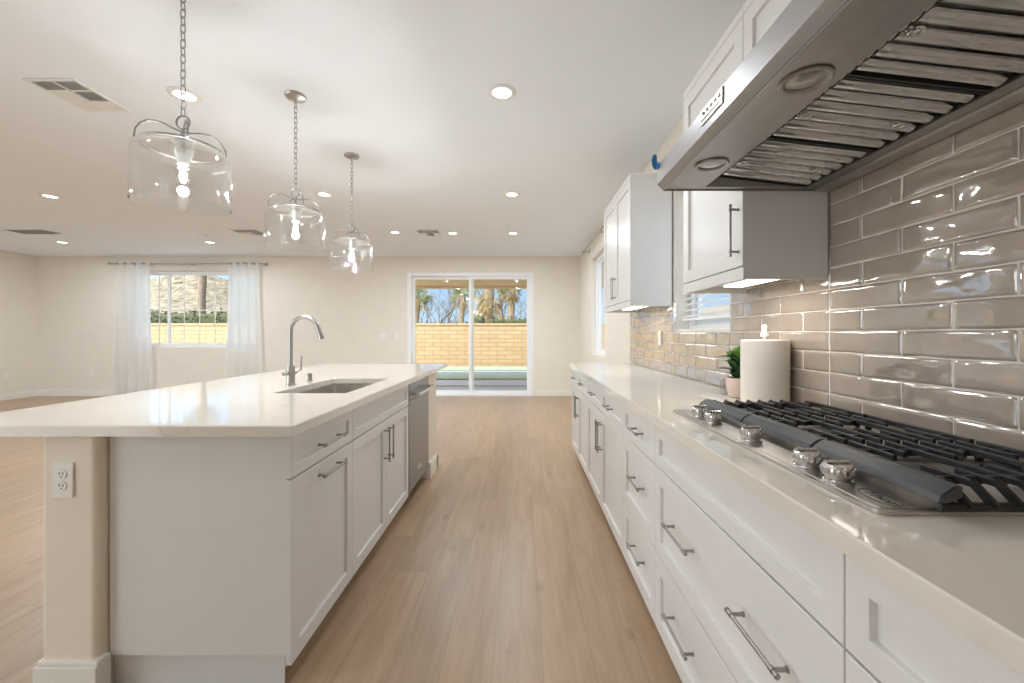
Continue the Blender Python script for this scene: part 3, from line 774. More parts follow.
# three baffle filters
fw_ = (oy1-oy0-.012)/3
pa, pb = Vector((ox0+.040, 0, HZ+.042)), Vector((ox1-.003, 0, HZ+.004))
sl_ = (pb-pa).normalized(); nrm = Vector((sl_.z, 0, -sl_.x))
if nrm.z > 0: nrm = -nrm
for i in range(3):
    y0 = oy0+.003+i*(fw_+.003); y1 = y0+fw_
    fr_ = MB()
    mid = (pa+pb)/2; half = (pb-pa)/2
    def pt(s, y, n): q = pa+(pb-pa)*s; return Vector((q.x, y, q.z))+nrm*n
    # frame
    for (s0, s1, ya, yb) in ((0, .035, y0, y1), (.975, 1, y0, y1), (0, 1, y0, y0+.006), (0, 1, y1-.006, y1)):
        c = (pt(s0, ya, 0)+pt(s1, yb, 0))/2
        fr_.obox(c, (pb-pa)*(s1-s0)/2, Vector((0, (yb-ya)/2, 0)), nrm*.006)
    f_ = fr_.build('baffle_filter', M['black'], ho)
    bf = MB(); bm = bf.bm
    npitch = 6; pitch = (fw_-.014)/npitch
    for k in range(npitch):
        ya = y0+.007+k*pitch+.006; yb = ya+pitch-.0135
        sec = [(ya, -.006), (ya+.001, .001), (ya+.004, .0052), (ya+.010, .0085), ((ya+yb)/2, .0100), (yb-.010, .0085), (yb-.004, .0052), (yb-.001, .001), (yb, -.006)]
        A = [bm.verts.new(pt(.03, y, n)) for y, n in sec]; Bq = [bm.verts.new(pt(.955, y, n)) for y, n in sec]
        for j in range(len(sec)-1): bm.faces.new((A[j], A[j+1], Bq[j+1], Bq[j]))
        bm.faces.new(A); bm.faces.new(Bq[::-1])
    bf.smooth = True; bf.build('baffles', M['chrome'], f_)
    cy = (y0+y1)/2
    for s_ in (.08, .80):
        hd = MB()
        c = pt(s_, cy, .010); hd.tube([c+Vector((.012*math.cos(2*PI*k/16), .012*math.sin(2*PI*k/16), -.002)) for k in range(16)], .002, seg=8, closed=True)
        hd.cyl(pt(s_, cy, .004), pt(s_, cy, .012), .004, seg=12)
        hd.build('pull_ring', M['chrome'], f_)
# flutes on the inner front slope
fl = MB()
for k in range(38):
    y = oy0+.014+k*(oy1-oy0-.028)/37
    p0 = Vector((ox0+.002, y, HZ+.004)); p1 = Vector((ox0+.033, y, HZ+.050))
    fl.obox((p0+p1)/2, (p1-p0)/2, Vector((0, .007, 0)), Vector((.003, 0, -.0025)))
fl.build('front_slats', M['steel'], ho)
# control plate on the front lip
MB().box(.4955, .4984, 1.010, 1.130, 1.788, 1.829, .0008).build('control_plate', M['steel'], ho)
bt = MB()
for k in range(5): bt.cyl((.4956, 1.028+k*.0215, 1.816), (.493, 1.028+k*.0215, 1.816), .0055, seg=16, bev=.001)
bt.box(.4945, .4954, 1.015, 1.125, 1.797, 1.802); bt.build('buttons', M['chrome'], ho)
# blue tape
tp = MB(); tp.prism([(.4975, 1.822), (.4975, 1.868), (.492, 1.874), (.483, 1.872), (.478, 1.855), (.481, 1.832), (.489, 1.818)], 'y', 1.499, 1.5025, .0008)
tp.prism([(.4945, 1.818), (.4982, 1.818), (.4982, 1.831), (.4945, 1.840)], 'y', 1.478, 1.4985, .0005)
o = tp.build('painters_tape', M['tape'])
tag(o, 'scrap of blue painter tape stuck on the far front corner of the range hood', 'tape')

# ================================================================== gas cooktop
CX0, CX1, CY0, CY1 = .592, 1.10, .680, 1.612
ck = thing('gas_cooktop', ((CX0+CX1)/2, (CY0+CY1)/2, .915), 'five burner stainless steel gas cooktop with black cast iron grates', 'cooktop')
def chpoly(x0, x1, y0, y1, c): return [(x0+c, y0), (x1-c, y0), (x1, y0+c), (x1, y1-c), (x1-c, y1), (x0+c, y1), (x0, y1-c), (x0, y0+c)]
MB().prism(rounded_poly(CX0, CX1, CY0, CY1, .022, 4), 'z', .9152, .9215, .0012).prism(rounded_poly(CX0+.012, CX1-.012, CY0+.012, CY1-.012, .018, 4), 'z', .9212, .9235, .001).build('tray', M['steel'], ck, smooth=False)
for i, yy in enumerate((1.452, 1.349, 1.126, .907, .818)):
    kb_ = MB(); cx = .632
    prof_ = [(.0, .0), (.026, .0), (.027, .002), (.0265, .006), (.0215, .0075), (.0215, .0125), (.0255, .014), (.0262, .017), (.0258, .0325), (.0235, .0355), (0, .0365)]
    kb_.lathe(prof_, (cx, yy, .9236), 36)
    for k in range(18):
        a = 2*PI*k/18; c = Vector((cx+.0262*math.cos(a), yy+.0262*math.sin(a), .9236+.0225))
        kb_.cyl(c-Vector((0, 0, .006)), c+Vector((0, 0, .006)), .0022, seg=8)
    kn_ = kb_.build('control_knob', M['chrome'], ck)
    MB().box(cx-.024, cx+.024, yy-.0035, yy+.0035, .9596, .9645, .0015).build('grip', M['chrome'], kn_)
burn = [(.86, 1.14, .052), (.80, .83, .036), (.99, .83, .042), (.80, 1.44, .036), (.99, 1.44, .042)]
for (bx, by, br_) in burn:
    b_ = MB().lathe([(br_*1.35, 0), (br_*1.3, .004), (br_*1.05, .006), (br_*1.0, .016), (br_*.9, .018), (0, .018)], (bx, by, .9236), 36).build('burner', M['chrome'], ck)
    MB().lathe([(br_*.88, 0), (br_*.92, .003), (br_*.88, .008), (br_*.6, .010), (0, .010)], (bx, by, .9418), 36).build('burner_cap', M['iron'], b_)
GX0, GX1, GZ = .690, 1.085, .966
third = [(.672, .973), (.976, 1.277), (1.280, 1.585)]
for gi, (ga, gb) in enumerate(third):
    g_ = MB()
    near, far = gi == 0, gi == 2
    ya = ga+(.035 if near else .004); yb = gb-(.035 if far else .004)
    # rear rail and lower frame
    g_.box(GX1-.012, GX1, ya, yb, GZ-.016, GZ, .002)
    for (q0, q1) in ((ga, ga+.010), (gb-.010, gb)):
        if (near and q0 == ga) or (far and q1 == gb):
            g_.box(GX0, GX1, q0, q1+0, .9245, .938, .002)
        else:
            g_.box(GX0+.02, GX1, q0, q1, GZ-.030, GZ-.016, .002)
    ym = (ga+gb)/2
    cross = [ga+(gb-ga)*.22, gb-(gb-ga)*.22]
    for yc in cross: g_.box(GX0+.02, GX1-.006, yc-.005, yc+.005, GZ-.018, GZ-.004, .002)
    nb = 8
    for k in range(nb):
        xx = GX0+.045+k*(GX1-.012-GX0-.045)/nb
        w = .0042
        segs = [(ya, yb)] if k % 3 == 0 else ([(ya, ym-.028), (ym+.028, yb)] if k % 3 == 1 else [(ya, ym-.05), (ym+.05, yb)])
        for (s0, s1) in segs: g_.box(xx-w, xx+w, s0, s1, GZ-.013, GZ, .0018)
        # splayed fins at the open ends
        if near: g_.obox(Vector((xx, (ya+ga)/2, (GZ+.930)/2)), Vector((w, 0, 0)), Vector((0, (ya-ga)/2+.002, (GZ-.934)/2)), Vector((0, -.005, .005)), .001)
        if far: g_.obox(Vector((xx, (yb+gb)/2, (GZ+.930)/2)), Vector((w, 0, 0)), Vector((0, (gb-yb)/2+.002, -(GZ-.934)/2)), Vector((0, .005, .005)), .001)
    for xx in (GX0+.03, GX1-.02):
        for yy in (ga+.02, gb-.02): g_.box(xx-.006, xx+.006, yy-.006, yy+.006, .9238, GZ-.012, .001)
    gr_ = g_.build('grate', M['iron'], ck)
    # heavy front bar with sloping face
    MB().prism([(GX0-.004, .940), (GX0+.0, .952), (GX0+.022, GZ+.001), (GX0+.036, GZ+.001), (GX0+.036, .948), (GX0+.012, .938)], 'y', ga+(.0 if near else .001), gb-.001, .002).build('front_bar', M['ironbar'], gr_)

# lettering on the cooktop front corner (worn script mark)
def text_obj(body, loc, rot, size, parent, mat_, name='lettering', extrude=.0002, shear=0.0, xs=1.0):
    cu = bpy.data.curves.new(name, 'FONT'); cu.body = body; cu.size = size; cu.extrude = extrude; cu.align_x = 'CENTER'; cu.align_y = 'CENTER'; cu.shear = shear
    ob = bpy.data.objects.new(name, cu); COL.objects.link(ob)
    dg = bpy.context.evaluated_depsgraph_get(); me = bpy.data.meshes.new_from_object(ob.evaluated_get(dg))
    bpy.data.objects.remove(ob)
    me.materials.clear(); me.materials.append(mat_)
    o = bpy.data.objects.new(name, me); COL.objects.link(o); o.parent = parent
    o.rotation_euler = rot; o.scale = (xs, 1, 1)
    o.location = Vector(loc)-wloc(parent)
    return o
text_obj('Thor', (.644, .737, .9238), (0, 0, R(-90)), .026, ck, M['ink'], shear=.3, xs=1.2)
ov = MB(); ov.tube([(.644+.020*math.cos(2*PI*k/40), .737+.040*math.sin(2*PI*k/40), .9238) for k in range(40)], .0006, seg=6, closed=True)
ov.build('mark_oval', M['ink'], ck)

# ================================================================== things on the counter
px_, py_ = 1.034, 1.74
pt_ = thing('paper_towel_roll', (px_, py_, .915), 'large cream paper towel roll on an upright holder beside the cooktop', 'paper towel')
MB().lathe([(.0, 0), (.088, 0), (.090, .004), (.088, .010), (0, .010)], (px_, py_, .9152), 40).cyl((px_, py_, .92), (px_, py_, 1.235), .006).lathe([(0, .04), (.006, .04), (.010, .034), (.012, .026), (.010, .012), (.015, .002), (.015, -.012), (.0, -.012)], (px_, py_, 1.218), 20).build('holder', M['white'], pt_)
MB().lathe([(.021, .0), (.088, .0), (.091, .003), (.091, .264), (.088, .267), (.021, .267)], (px_, py_, .9257), 56, closed=True).build('paper_roll', M['paper'], pt_)
# potted plant
qx, qy = 1.034, 1.955
pl = thing('potted_plant', (qx, qy, .915), 'small plant with pointed green leaves in a blush pot behind the paper towel roll', 'plant')
MB().lathe([(0, 0), (.034, 0), (.040, .004), (.050, .04), (.053, .075), (.052, .092), (.047, .094), (.044, .088), (.044, .078), (0, .078)], (qx, qy, .9152), 36).build('pot', M['pot'], pl)
MB().lathe([(0, .079), (.0435, .079), (.0435, .083), (0, .085)], (qx, qy, .9152), 24).build('soil', M['black'], pl)
lf = {0: MB(), 1: MB()}
def leaf(mb, base, d, L_, w):
    d = Vector(d).normalized(); side = d.cross(Vector((0, 0, 1)))
    if side.length < .1: side = Vector((1, 0, 0))
    side.normalize(); up = side.cross(d)
    prev = None
    for k in range(9):
        t = k/8; c = base+d*L_*t+Vector((0, 0, -1))*L_*.18*t*t; ww = w*math.sin(PI*min(1, t*1.0+.04))**.8*(1-t*.25)
        if k == 8: ww = .0004
        c.x = min(c.x, 1.098)
        row = [mb.bm.verts.new(c-side*ww+up*ww*.25), mb.bm.verts.new(c-up*.001), mb.bm.verts.new(c+side*ww+up*ww*.25)]
        if prev:
            for i in range(2): mb.bm.faces.new((prev[i], prev[i+1], row[i+1], row[i]))
        prev = row
    mb.smooth = True
rnd = random.Random(4)
st_ = MB()
for k in range(36):
    a = rnd.uniform(0, 2*PI); el = rnd.uniform(.15, 1.25); h = rnd.uniform(.0, .11)
    base = Vector((qx+.01*math.cos(a), qy+.01*math.sin(a), 1.0+h))
    leaf(lf[0 if k % 5 else 1], base, (math.cos(a)*math.cos(el), math.sin(a)*math.cos(el), math.sin(el)), rnd.uniform(.060, .085), rnd.uniform(.022, .030))
for k in range(5):
    a = 2*PI*k/5; st_.tube([(qx+.008*math.cos(a), qy+.008*math.sin(a), .995), (qx+.012*math.cos(a), qy+.012*math.sin(a), 1.065)], .003, seg=8)
for kx, mt_ in ((0, 'leaf'), (1, 'leaf2')):
    o = lf[kx].build('leaves', M[mt_], pl); o.modifiers.new('s', 'SOLIDIFY').thickness = .0008
st_.build('stems', M['leaf'], pl)
# clear glass block behind the pot
o = MB().box(1.010, 1.05, 2.045, 2.085, .9152, .995, .004).build('glass_votive', thin_glass('votive glass', (.86, .85, .84), 2.0, .05))
tag(o, 'small square clear glass votive behind the plant pot', 'glass votive')
# outlets on the tiles
yo = XR*FPX/(662-521)
outlet('wall_outlet', (XR-.0145, yo, 1.185), '-x', 'beige outlet plate on the tile backsplash under the two-door wall cabinet', pm='grout')

# ================================================================== ceiling fixtures
def downlight_proto():
    t_ = thing('recessed_light', (0, 0, ZC), 'x', 'ceiling light', 'recessed ceiling lights')
    MB().lathe([(.058, -.0005), (.088, -.0005), (.090, -.003), (.086, -.007), (.062, -.010), (.058, -.006)], (0, 0, ZC), 40, closed=True).build('trim_ring', M['white'], t_)
    MB().lathe([(0, -.0055), (.0575, -.0055), (.0575, -.001), (0, -.001)], (0, 0, ZC), 40).build('lens', M['lens'], t_)
    ld = bpy.data.lights.new('lamp', 'AREA'); ld.shape = 'DISK'; ld.size = .11; ld.energy = LAMP; ld.color = (.87, .945, 1.0)
    lo = bpy.data.objects.new('lamp', ld); COL.objects.link(lo); lo.parent = t_; lo.location = (0, 0, -.011)
    return t_
spots = [((-.12, 2.58), 'recessed ceiling light over the kitchen aisle, nearest one in view'),
         ((-2.14, 2.61), 'recessed ceiling light just behind the chain of the nearest glass pendant'),
         ((-.098, 4.46), 'recessed ceiling light halfway down the kitchen aisle'),
         ((-2.14, 4.46), 'recessed ceiling light between the middle and far glass pendants'),
         ((-5.19, 4.52), 'recessed ceiling light left of the nearest glass pendant, above the open room'),
         ((-7.6, 6.79), 'recessed ceiling light nearest the left corner of the far wall'),
         ((-5.15, 6.79), 'recessed ceiling light in front of the curtained window'),
         ((-1.88, 6.12), 'recessed ceiling light left of the small vent near the patio door'),
         ((-1.03, 6.18), 'recessed ceiling light right beside the small vent near the patio door'),
         ((-.12, 6.18), 'recessed ceiling light in front of the patio door, rightmost of the far row'),
         ((-8.0, 4.0), 'added ceiling fill light over the open room by the left wall, out of view'),  # from here on: unseen lamps added to brighten the room
         ((-5.2, 2.2), 'added ceiling fill light over the open room, out of view left'),
         ((-8.0, 1.2), 'added ceiling fill light out of view in the left part of the room'),
         ((-2.3, .6), 'added ceiling fill light overhead left of the aisle, out of view'),
         ((-2.3, -1.4), 'added ceiling fill light behind the viewpoint left of the aisle'),
         ((-5.2, -1.0), 'added ceiling fill light behind the viewpoint over the open room')]
pr = None
for (xy, lb) in spots:
    if pr is None: pr = downlight_proto(); pr.location = (*xy, ZC); pr['label'] = lb; continue
    q = dup(pr, (*xy, ZC), lb)
    if xy[0] < -3 or xy[1] > 6:
        for ch in q.children:
            if ch.type == 'LIGHT': ch.data = ch.data.copy(); ch.data.energy = LAMP_ROOM

def vent(x0, x1, y0, y1, cells, label):
    t_ = thing('ceiling_vent', ((x0+x1)/2, (y0+y1)/2, ZC), label, 'vent', 'ceiling vents')
    f = MB(); bw = .022
    f.box(x0, x1, y0, y0+bw, ZC-.008, ZC-.0005, .002).box(x0, x1, y1-bw, y1, ZC-.008, ZC-.0005, .002)
    f.box(x0, x0+bw, y0+bw, y1-bw, ZC-.008, ZC-.0005, .002).box(x1-bw, x1, y0+bw, y1-bw, ZC-.008, ZC-.0005, .002)
    nx, ny = cells
    for i in range(1, nx):
        xx = x0+(x1-x0)*i/nx; f.box(xx-.006, xx+.006, y0+bw, y1-bw, ZC-.008, ZC-.0005)
    for i in range(1, ny):
        yy = y0+(y1-y0)*i/ny; f.box(x0+bw, x1-bw, yy-.006, yy+.006, ZC-.008, ZC-.0005)
    f.build('frame', M['white'], t_)
    MB().box(x0+bw, x1-bw, y0+bw, y1-bw, ZC-.002, ZC-.0006).build('backing', M['vent'], t_)
    s = MB(); random.seed(3)
    for i in range(nx):
        for j in range(ny):
            cx0 = max(x0+bw, x0+(x1-x0)*i/nx+.006); cx1 = min(x1-bw, x0+(x1-x0)*(i+1)/nx-.006)
            cy0 = max(y0+bw, y0+(y1-y0)*j/ny+.006); cy1 = min(y1-bw, y0+(y1-y0)*(j+1)/ny-.006)
            face = ((i+j) % 2 == 0) if j < 2 else None
            n = 7
            for k in range(n):
                yy = cy0+(cy1-cy0)*(k+.5)/n; w = (cy1-cy0)/n*.5
                tilt = .55 if (j == 0 or (j == 1 and i == 1)) else -.55
                s.obox(Vector(((cx0+cx1)/2, yy, ZC-.0062)), Vector(((cx1-cx0)/2, 0, 0)), Vector((0, w*.8, w*.8*tilt)), Vector((0, -.0003*tilt, .0003)))
    s.build('louvres', M['white'], t_)
vent(-2.97, -2.66, 2.44, 2.80, (2, 3), 'square white ceiling vent above the open room, left of the nearest pendant')
vent(-1.55, -1.20, 5.98, 6.36, (3, 2), 'small white ceiling vent between two recessed lights in front of the patio door')
vent(-7.55, -6.95, 5.95, 6.25, (3, 1), 'slim white ceiling vent near the left wall')
vent(-4.25, -3.85, 5.95, 6.3, (2, 2), 'white ceiling vent between the curtained window and the middle pendant')
sm = thing('smoke_detector', (-5.25, 6.8*.98, ZC), 'small round white smoke detector on the ceiling before the curtained window', 'smoke detector')
sm.location = (-317*6.3/FPX, 6.3, ZC)
MB().lathe([(0, -.035), (.03, -.035), (.055, -.028), (.06, -.012), (.062, 0), (0, 0)], sm.location, 32).build('cover', M['white'], sm)
MB().lathe([(0, -.040), (.012, -.040), (.014, -.0352), (0, -.0352)], sm.location, 20).build('test_button', M['vinyl'], sm)
sp_ = MB().lathe([(0, -.012), (.03, -.012), (.034, -.004), (.034, -.0005), (0, -.0005)], (-13*5.75/FPX, 5.75, ZC), 24).build('sprinkler_cover', M['white'])
tag(sp_, 'tiny flat round white sprinkler cover on the ceiling above the patio door', 'sprinkler cover')

# ================================================================== glass pendants
def pendant_proto(x, y):
    c = Vector((x, y, 0)); P = lambda r, z: (r, z)
    t_ = thing('glass_pendant', (x, y, ZC), 'x', 'pendant light', 'glass pendant lights over the island')
    zb, zt, rr_ = 1.765, 2.000, .172
    MB().lathe([(0, 0), (.062, 0), (.064, -.006), (.058, -.018), (.030, -.026), (.012, -.030), (.010, -.045), (0, -.045)], (x, y, ZC), 36).build('ceiling_canopy', M['nickel'], t_)
    # glass drum with rounded shoulder; real wall thickness
    pr_ = [(rr_, zb), (rr_, zt-.04), (rr_-.004, zt-.02), (rr_-.016, zt-.005), (rr_-.035, zt), (.05, zt+.004), (.045, zt+.004)]
    inn = [(r-.003 if r > .06 else r, z-(.003 if r < rr_-.002 else 0)) for r, z in pr_][::-1]
    MB().lathe(pr_+inn, (x, y, 0), 64, closed=True).build('glass_shade', M['shade'], t_)
    # metal: top plate, hoop, three looping arms, socket
    ztop = 2.088
    ar = MB()
    ar.tube([(x+(rr_-.030)*math.cos(2*PI*k/48), y+(rr_-.030)*math.sin(2*PI*k/48), zt+.006) for k in range(48)], .0042, seg=8, closed=True)
    for k in range(4):
        a = R(45)+k*PI/2; dx_, dy_ = math.cos(a), math.sin(a)
        pts = []
        for (r, z) in ((0, ztop-.012), (.03, ztop-.006), (.06, ztop+.004), (.09, ztop+.006), (.115, ztop-.002), (.135, ztop-.02), (.148, ztop-.045), (.153, zt+.006)):
            pts.append((x+dx_*r, y+dy_*r, z))
        ar.tube(pts, .0035, seg=8)
    ar.cyl((x, y, zt-.01), (x, y, ztop), .007, seg=16)
    ar.build('hoop_and_arms', M['chain'], t_)
    rg = MB(); rg.tube([(x+.028*math.cos(2*PI*k/28), y, ztop+.030+.028*math.sin(2*PI*k/28)) for k in range(28)], .0038, seg=8, closed=True)
    rg.build('hanging_ring', M['chain'], t_)
    MB().lathe([(0, zt+.003), (.036, zt+.002), (.036, zt-.012), (.026, zt-.04), (.022, zt-.062), (0, zt-.062)], (x, y, 0), 28).build('socket', M['nickel'], t_)
    MB().lathe([(.009, zt-.063), (.011, zt-.070), (.018, zt-.088), (.022, zt-.105), (.020, zt-.122), (.012, zt-.136), (0, zt-.14)], (x, y, 0), 28).build('bulb', M['bulbglass'], t_)
    ch = MB(); z0, z1 = ztop+.058, ZC-.045; n = 17; st = (z1-z0)/n
    for k in range(n):
        zc = z0+st*(k+.5); pts = []
        L_, w = st*.60, .0095
        for q in range(16):
            a = 2*PI*q/16; u = w*math.cos(a); v = (L_-w)*(1 if math.sin(a) > 0 else -1)*(1 if abs(math.sin(a)) > .05 else 0)+w*math.sin(a)
            pts.append((x+(u if k % 2 else 0), y+(0 if k % 2 else u), zc+v))
        ch.tube(pts, .0024, seg=6, closed=True)
    ch.build('chain', M['chain'], t_)
    ld = bpy.data.lights.new('bulb_light', 'POINT'); ld.energy = 12; ld.shadow_soft_size = .018; ld.color = (.96, .98, 1.0)
    lo = bpy.data.objects.new('bulb_light', ld); COL.objects.link(lo); lo.parent = t_; lo.location = (0, 0, zt-.105-ZC)
    return t_
pp = pendant_proto(-1.44, 1.747); pp['label'] = 'clear glass drum pendant nearest the viewer, its ceiling canopy out of the frame'
dup(pp, (-1.44, 2.62, ZC), 'middle clear glass drum pendant of the row over the island')
dup(pp, (-1.44, 3.49, ZC), 'farthest clear glass drum pendant of the row over the island')

# ================================================================== curtains
rod = thing('curtain_rod', (-6.46, YB-.09, 2.585), 'slim metal curtain rod with ball finials above the living room window', 'curtain rod')
RY, RZ = YB-.09, 2.585
MB().cyl((-7.97, RY, RZ), (-4.96, RY, RZ), .011, seg=16).build('rod', M['nickel'], rod)
for xx, s_ in ((-7.97, -1), (-4.96, 1)):
    MB().lathe([(0, -.028), (.014, -.024), (.024, -.010), (.026, 0), (.024, .010), (.014, .024), (0, .028)], (xx+s_*.026, RY, RZ), 20).build('finial', M['nickel'], rod)
for xx in (-7.93, -6.42, -5.0):
    MB().box(xx-.006, xx+.006, RY, YB-.001, RZ-.022, RZ-.010).box(xx-.012, xx+.012, YB-.006, YB-.001, RZ-.045, RZ+.02).build('bracket', M['nickel'], rod)
def curtain(xa, xb, flare, label, ngrom=5):
    t_ = thing('sheer_curtain', ((xa+xb)/2, RY, .02), label, 'curtain', 'sheer curtains at the living room window')
    mb = MB(); nx, nz = 150, 30; rows = []
    for j in range(nz+1):
        v = j/nz; z = RZ+.04-(RZ+.04-.02)*v
        row = []
        for i in range(nx+1):
            u = i/nx
            f = 1+flare*v
            x = (xa+xb)/2+((u-.5)*(xb-xa))*f+.010*math.sin(9*u+6*v)
            am = .030*(1-.25*v)
            y = RY+am*math.sin(u*2*PI*ngrom/1.0)+.010*v*math.sin(u*37+3*v)+.006*math.sin(u*71)*v
            row.append(mb.bm.verts.new((x, min(y, YB-.022), z)))
        rows.append(row)
    for j in range(nz):
        for i in range(nx): mb.bm.faces.new((rows[j][i], rows[j][i+1], rows[j+1][i+1], rows[j+1][i]))
    mb.smooth = True
    mb.build('fabric', M['sheer'], t_, autos=False)
    for k in range(ngrom*2):
        x = xa+(xb-xa)*(k+.5)/(ngrom*2)*1.0
        g = MB(); g.tube([(x, RY+.024*math.cos(2*PI*q/20), RZ+.024*math.sin(2*PI*q/20)) for q in range(20)], .0045, seg=8, closed=True)
        g.build('grommet', M['nickel'], t_)
curtain(-7.90, -7.20, .10, 'sheer white grommet curtain on the left side of the living room window', 4)
curtain(-5.68, -5.08, .22, 'sheer white grommet curtain on the right side of the living room window', 4)

# rod above the right-hand far window
r2 = thing('curtain_rod', (XR-.08, 6.05, 2.60), 'dark curtain rod bracketed above the narrow window at the far right', 'curtain rod')
MB().cyl((XR-.08, 5.3, 2.60), (XR-.08, 6.9, 2.60), .011, seg=16).build('rod', M['nickel'], r2)
for yy in (5.5, 6.8): MB().box(XR-.085, XR-.001, yy-.006, yy+.006, 2.578, 2.59).box(XR-.006, XR-.001, yy-.012, yy+.012, 2.55, 2.62).build('bracket', M['nickel'], r2)
MB().lathe([(0, -.026), (.014, -.022), (.024, -.008), (.026, 0), (.024, .010), (.014, .022), (0, .026)], (XR-.08, 6.92, 2.60), 20).build('finial', M['nickel'], r2)

# kitchen window blind
bl = thing('window_blind', (XR+.05, (WIN3[0]+WIN3[1])/2, 1.32), 'white horizontal slat blind hanging in the kitchen window beside the range hood cabinet', 'blind')
s = MB(); z = 1.345
while z < 2.31:
    s.obox(Vector((XR+.062, (WIN3[0]+WIN3[1])/2, z)), Vector((.020, 0, .010)), Vector((0, (WIN3[1]-WIN3[0])/2-.006, 0)), Vector((-.0006, 0, .0012))); z += .042
s.build('slats', M['vinyl'], bl)
MB().box(XR+.045, XR+.08, WIN3[0]+.006, WIN3[1]-.006, 1.312, 1.328, .002).build('bottom_rail', M['vinyl'], bl)
MB().box(XR+.035, XR+.09, WIN3[0]+.003, WIN3[1]-.003, 2.315, 2.358, .002).build('head_rail', M['vinyl'], bl)
c_ = MB()
for yy in (WIN3[0]+.15, WIN3[1]-.15): c_.cyl((XR+.060, yy, 1.32), (XR+.060, yy, 2.33), .0015, seg=6)
c_.build('cords', M['vinyl'], bl)

# outlets and switches on the far walls
outlet('wall_outlet', (-429*YB/FPX, YB-.001, .46), '-y', 'white outlet low on the far wall left of the curtained window')
outlet('wall_outlet', (XL+.001, 7.55, .46), '+x', 'white outlet low on the left wall')
outlet('light_switch', (-2.72, YB-.001, 1.18), '-y', 'white light switch plate on the far wall, left one beside the patio door', w=.12, switch=True)
outlet('light_switch', (-2.43, YB-.001, 1.18), '-y', 'white light switch plate on the far wall, closest to the patio door', w=.07, switch=True)

# ================================================================== outdoors
gnd = MB().box(-60, 40, YB+TH, 200, -.14, -.06).build('ground', M['gap']); gnd['kind'] = 'structure'
def pav(y0, y1, m_, name, label, cat):
    o = MB().box(-14, 3.58, y0, y1, -.06, -.01, .004).build(name, m_); tag(o, label, cat)
pav(YB+TH+.01, 9.50, M['paver'], 'concrete_paver', 'grey concrete patio strip just outside the sliding door', 'paver')
pav(9.82, 10.90, M['paver'], 'concrete_paver', 'grey concrete patio strip, second from the sliding door', 'paver')
pav(11.3, 12.85, M['turf'], 'turf_strip', 'pale green artificial turf strip beyond the patio pavers', 'turf')
pav(13.2, 13.6, M['paver'], 'concrete_paver', 'narrow pale edging strip between the two bands of turf', 'paver')
pav(13.8, 15.6, M['turf'], 'turf_strip', 'pale green turf band at the foot of the garden block wall', 'turf')
bw = thing('block_wall', (-4, 15.8, -.06), 'sunlit tan block garden wall running behind the patio', 'garden wall')
MB().box(-25, 10, 15.7, 15.9, -.06, 1.55).build('blocks', M['block'], bw)
MB().box(-25, 10, 15.67, 15.93, 1.55, 1.625, .01).build('cap', M['block'], bw)
# patio cover
pc = thing('patio_cover', (-1, 10, 2.5), 'tan patio cover with recessed lights outside the sliding door', 'patio cover')
MB().box(-4.3, 3.4, YB+TH+.005, 12.0, 2.63, 2.80).build('soffit', M['tan'], pc)
MB().box(-4.3, 3.4, 12.0, 12.25, 2.56, 2.82).build('beam', M['tan'], pc)
for xx in (-4.15, 3.25): MB().box(xx-.12, xx+.12, 12.005, 12.245, -.01, 2.56).build('post', M['tan'], pc)
for xx in (-1.2, -.05):
    MB().lathe([(0, -.006), (.07, -.006), (.09, -.003), (.09, -.0005), (0, -.0005)], (xx, 10.5, 2.63), 24).build('soffit_light', M['white'], pc)
MB().box(XL-1, XR+.9, YF-.9, YB+.75, 2.93, 3.15).build('roof', M['stucco'])['kind'] = 'structure'
# side yard wall outside the kitchen windows
o = MB().box(3.6, 3.8, -4, 15, -.06, 1.7).build('side_yard_wall', M['stucco']); tag(o, 'tan side yard wall outside the right-hand windows', 'garden wall')
gs = MB().box(XR+TH, 12, YF-6, YB+TH, -.14, -.06).build('ground', M['paver']); gs['kind'] = 'structure'
gr2 = MB().box(-30, 12, -30, YF-TH-6.001, -.14, -.06).box(-30, XR+TH-.001, YF-6, YF-TH, -.14, -.06).box(-30, XL-TH, YF-TH, YB+TH, -.14, -.06).build('ground', M['paver']); gr2['kind'] = 'structure'

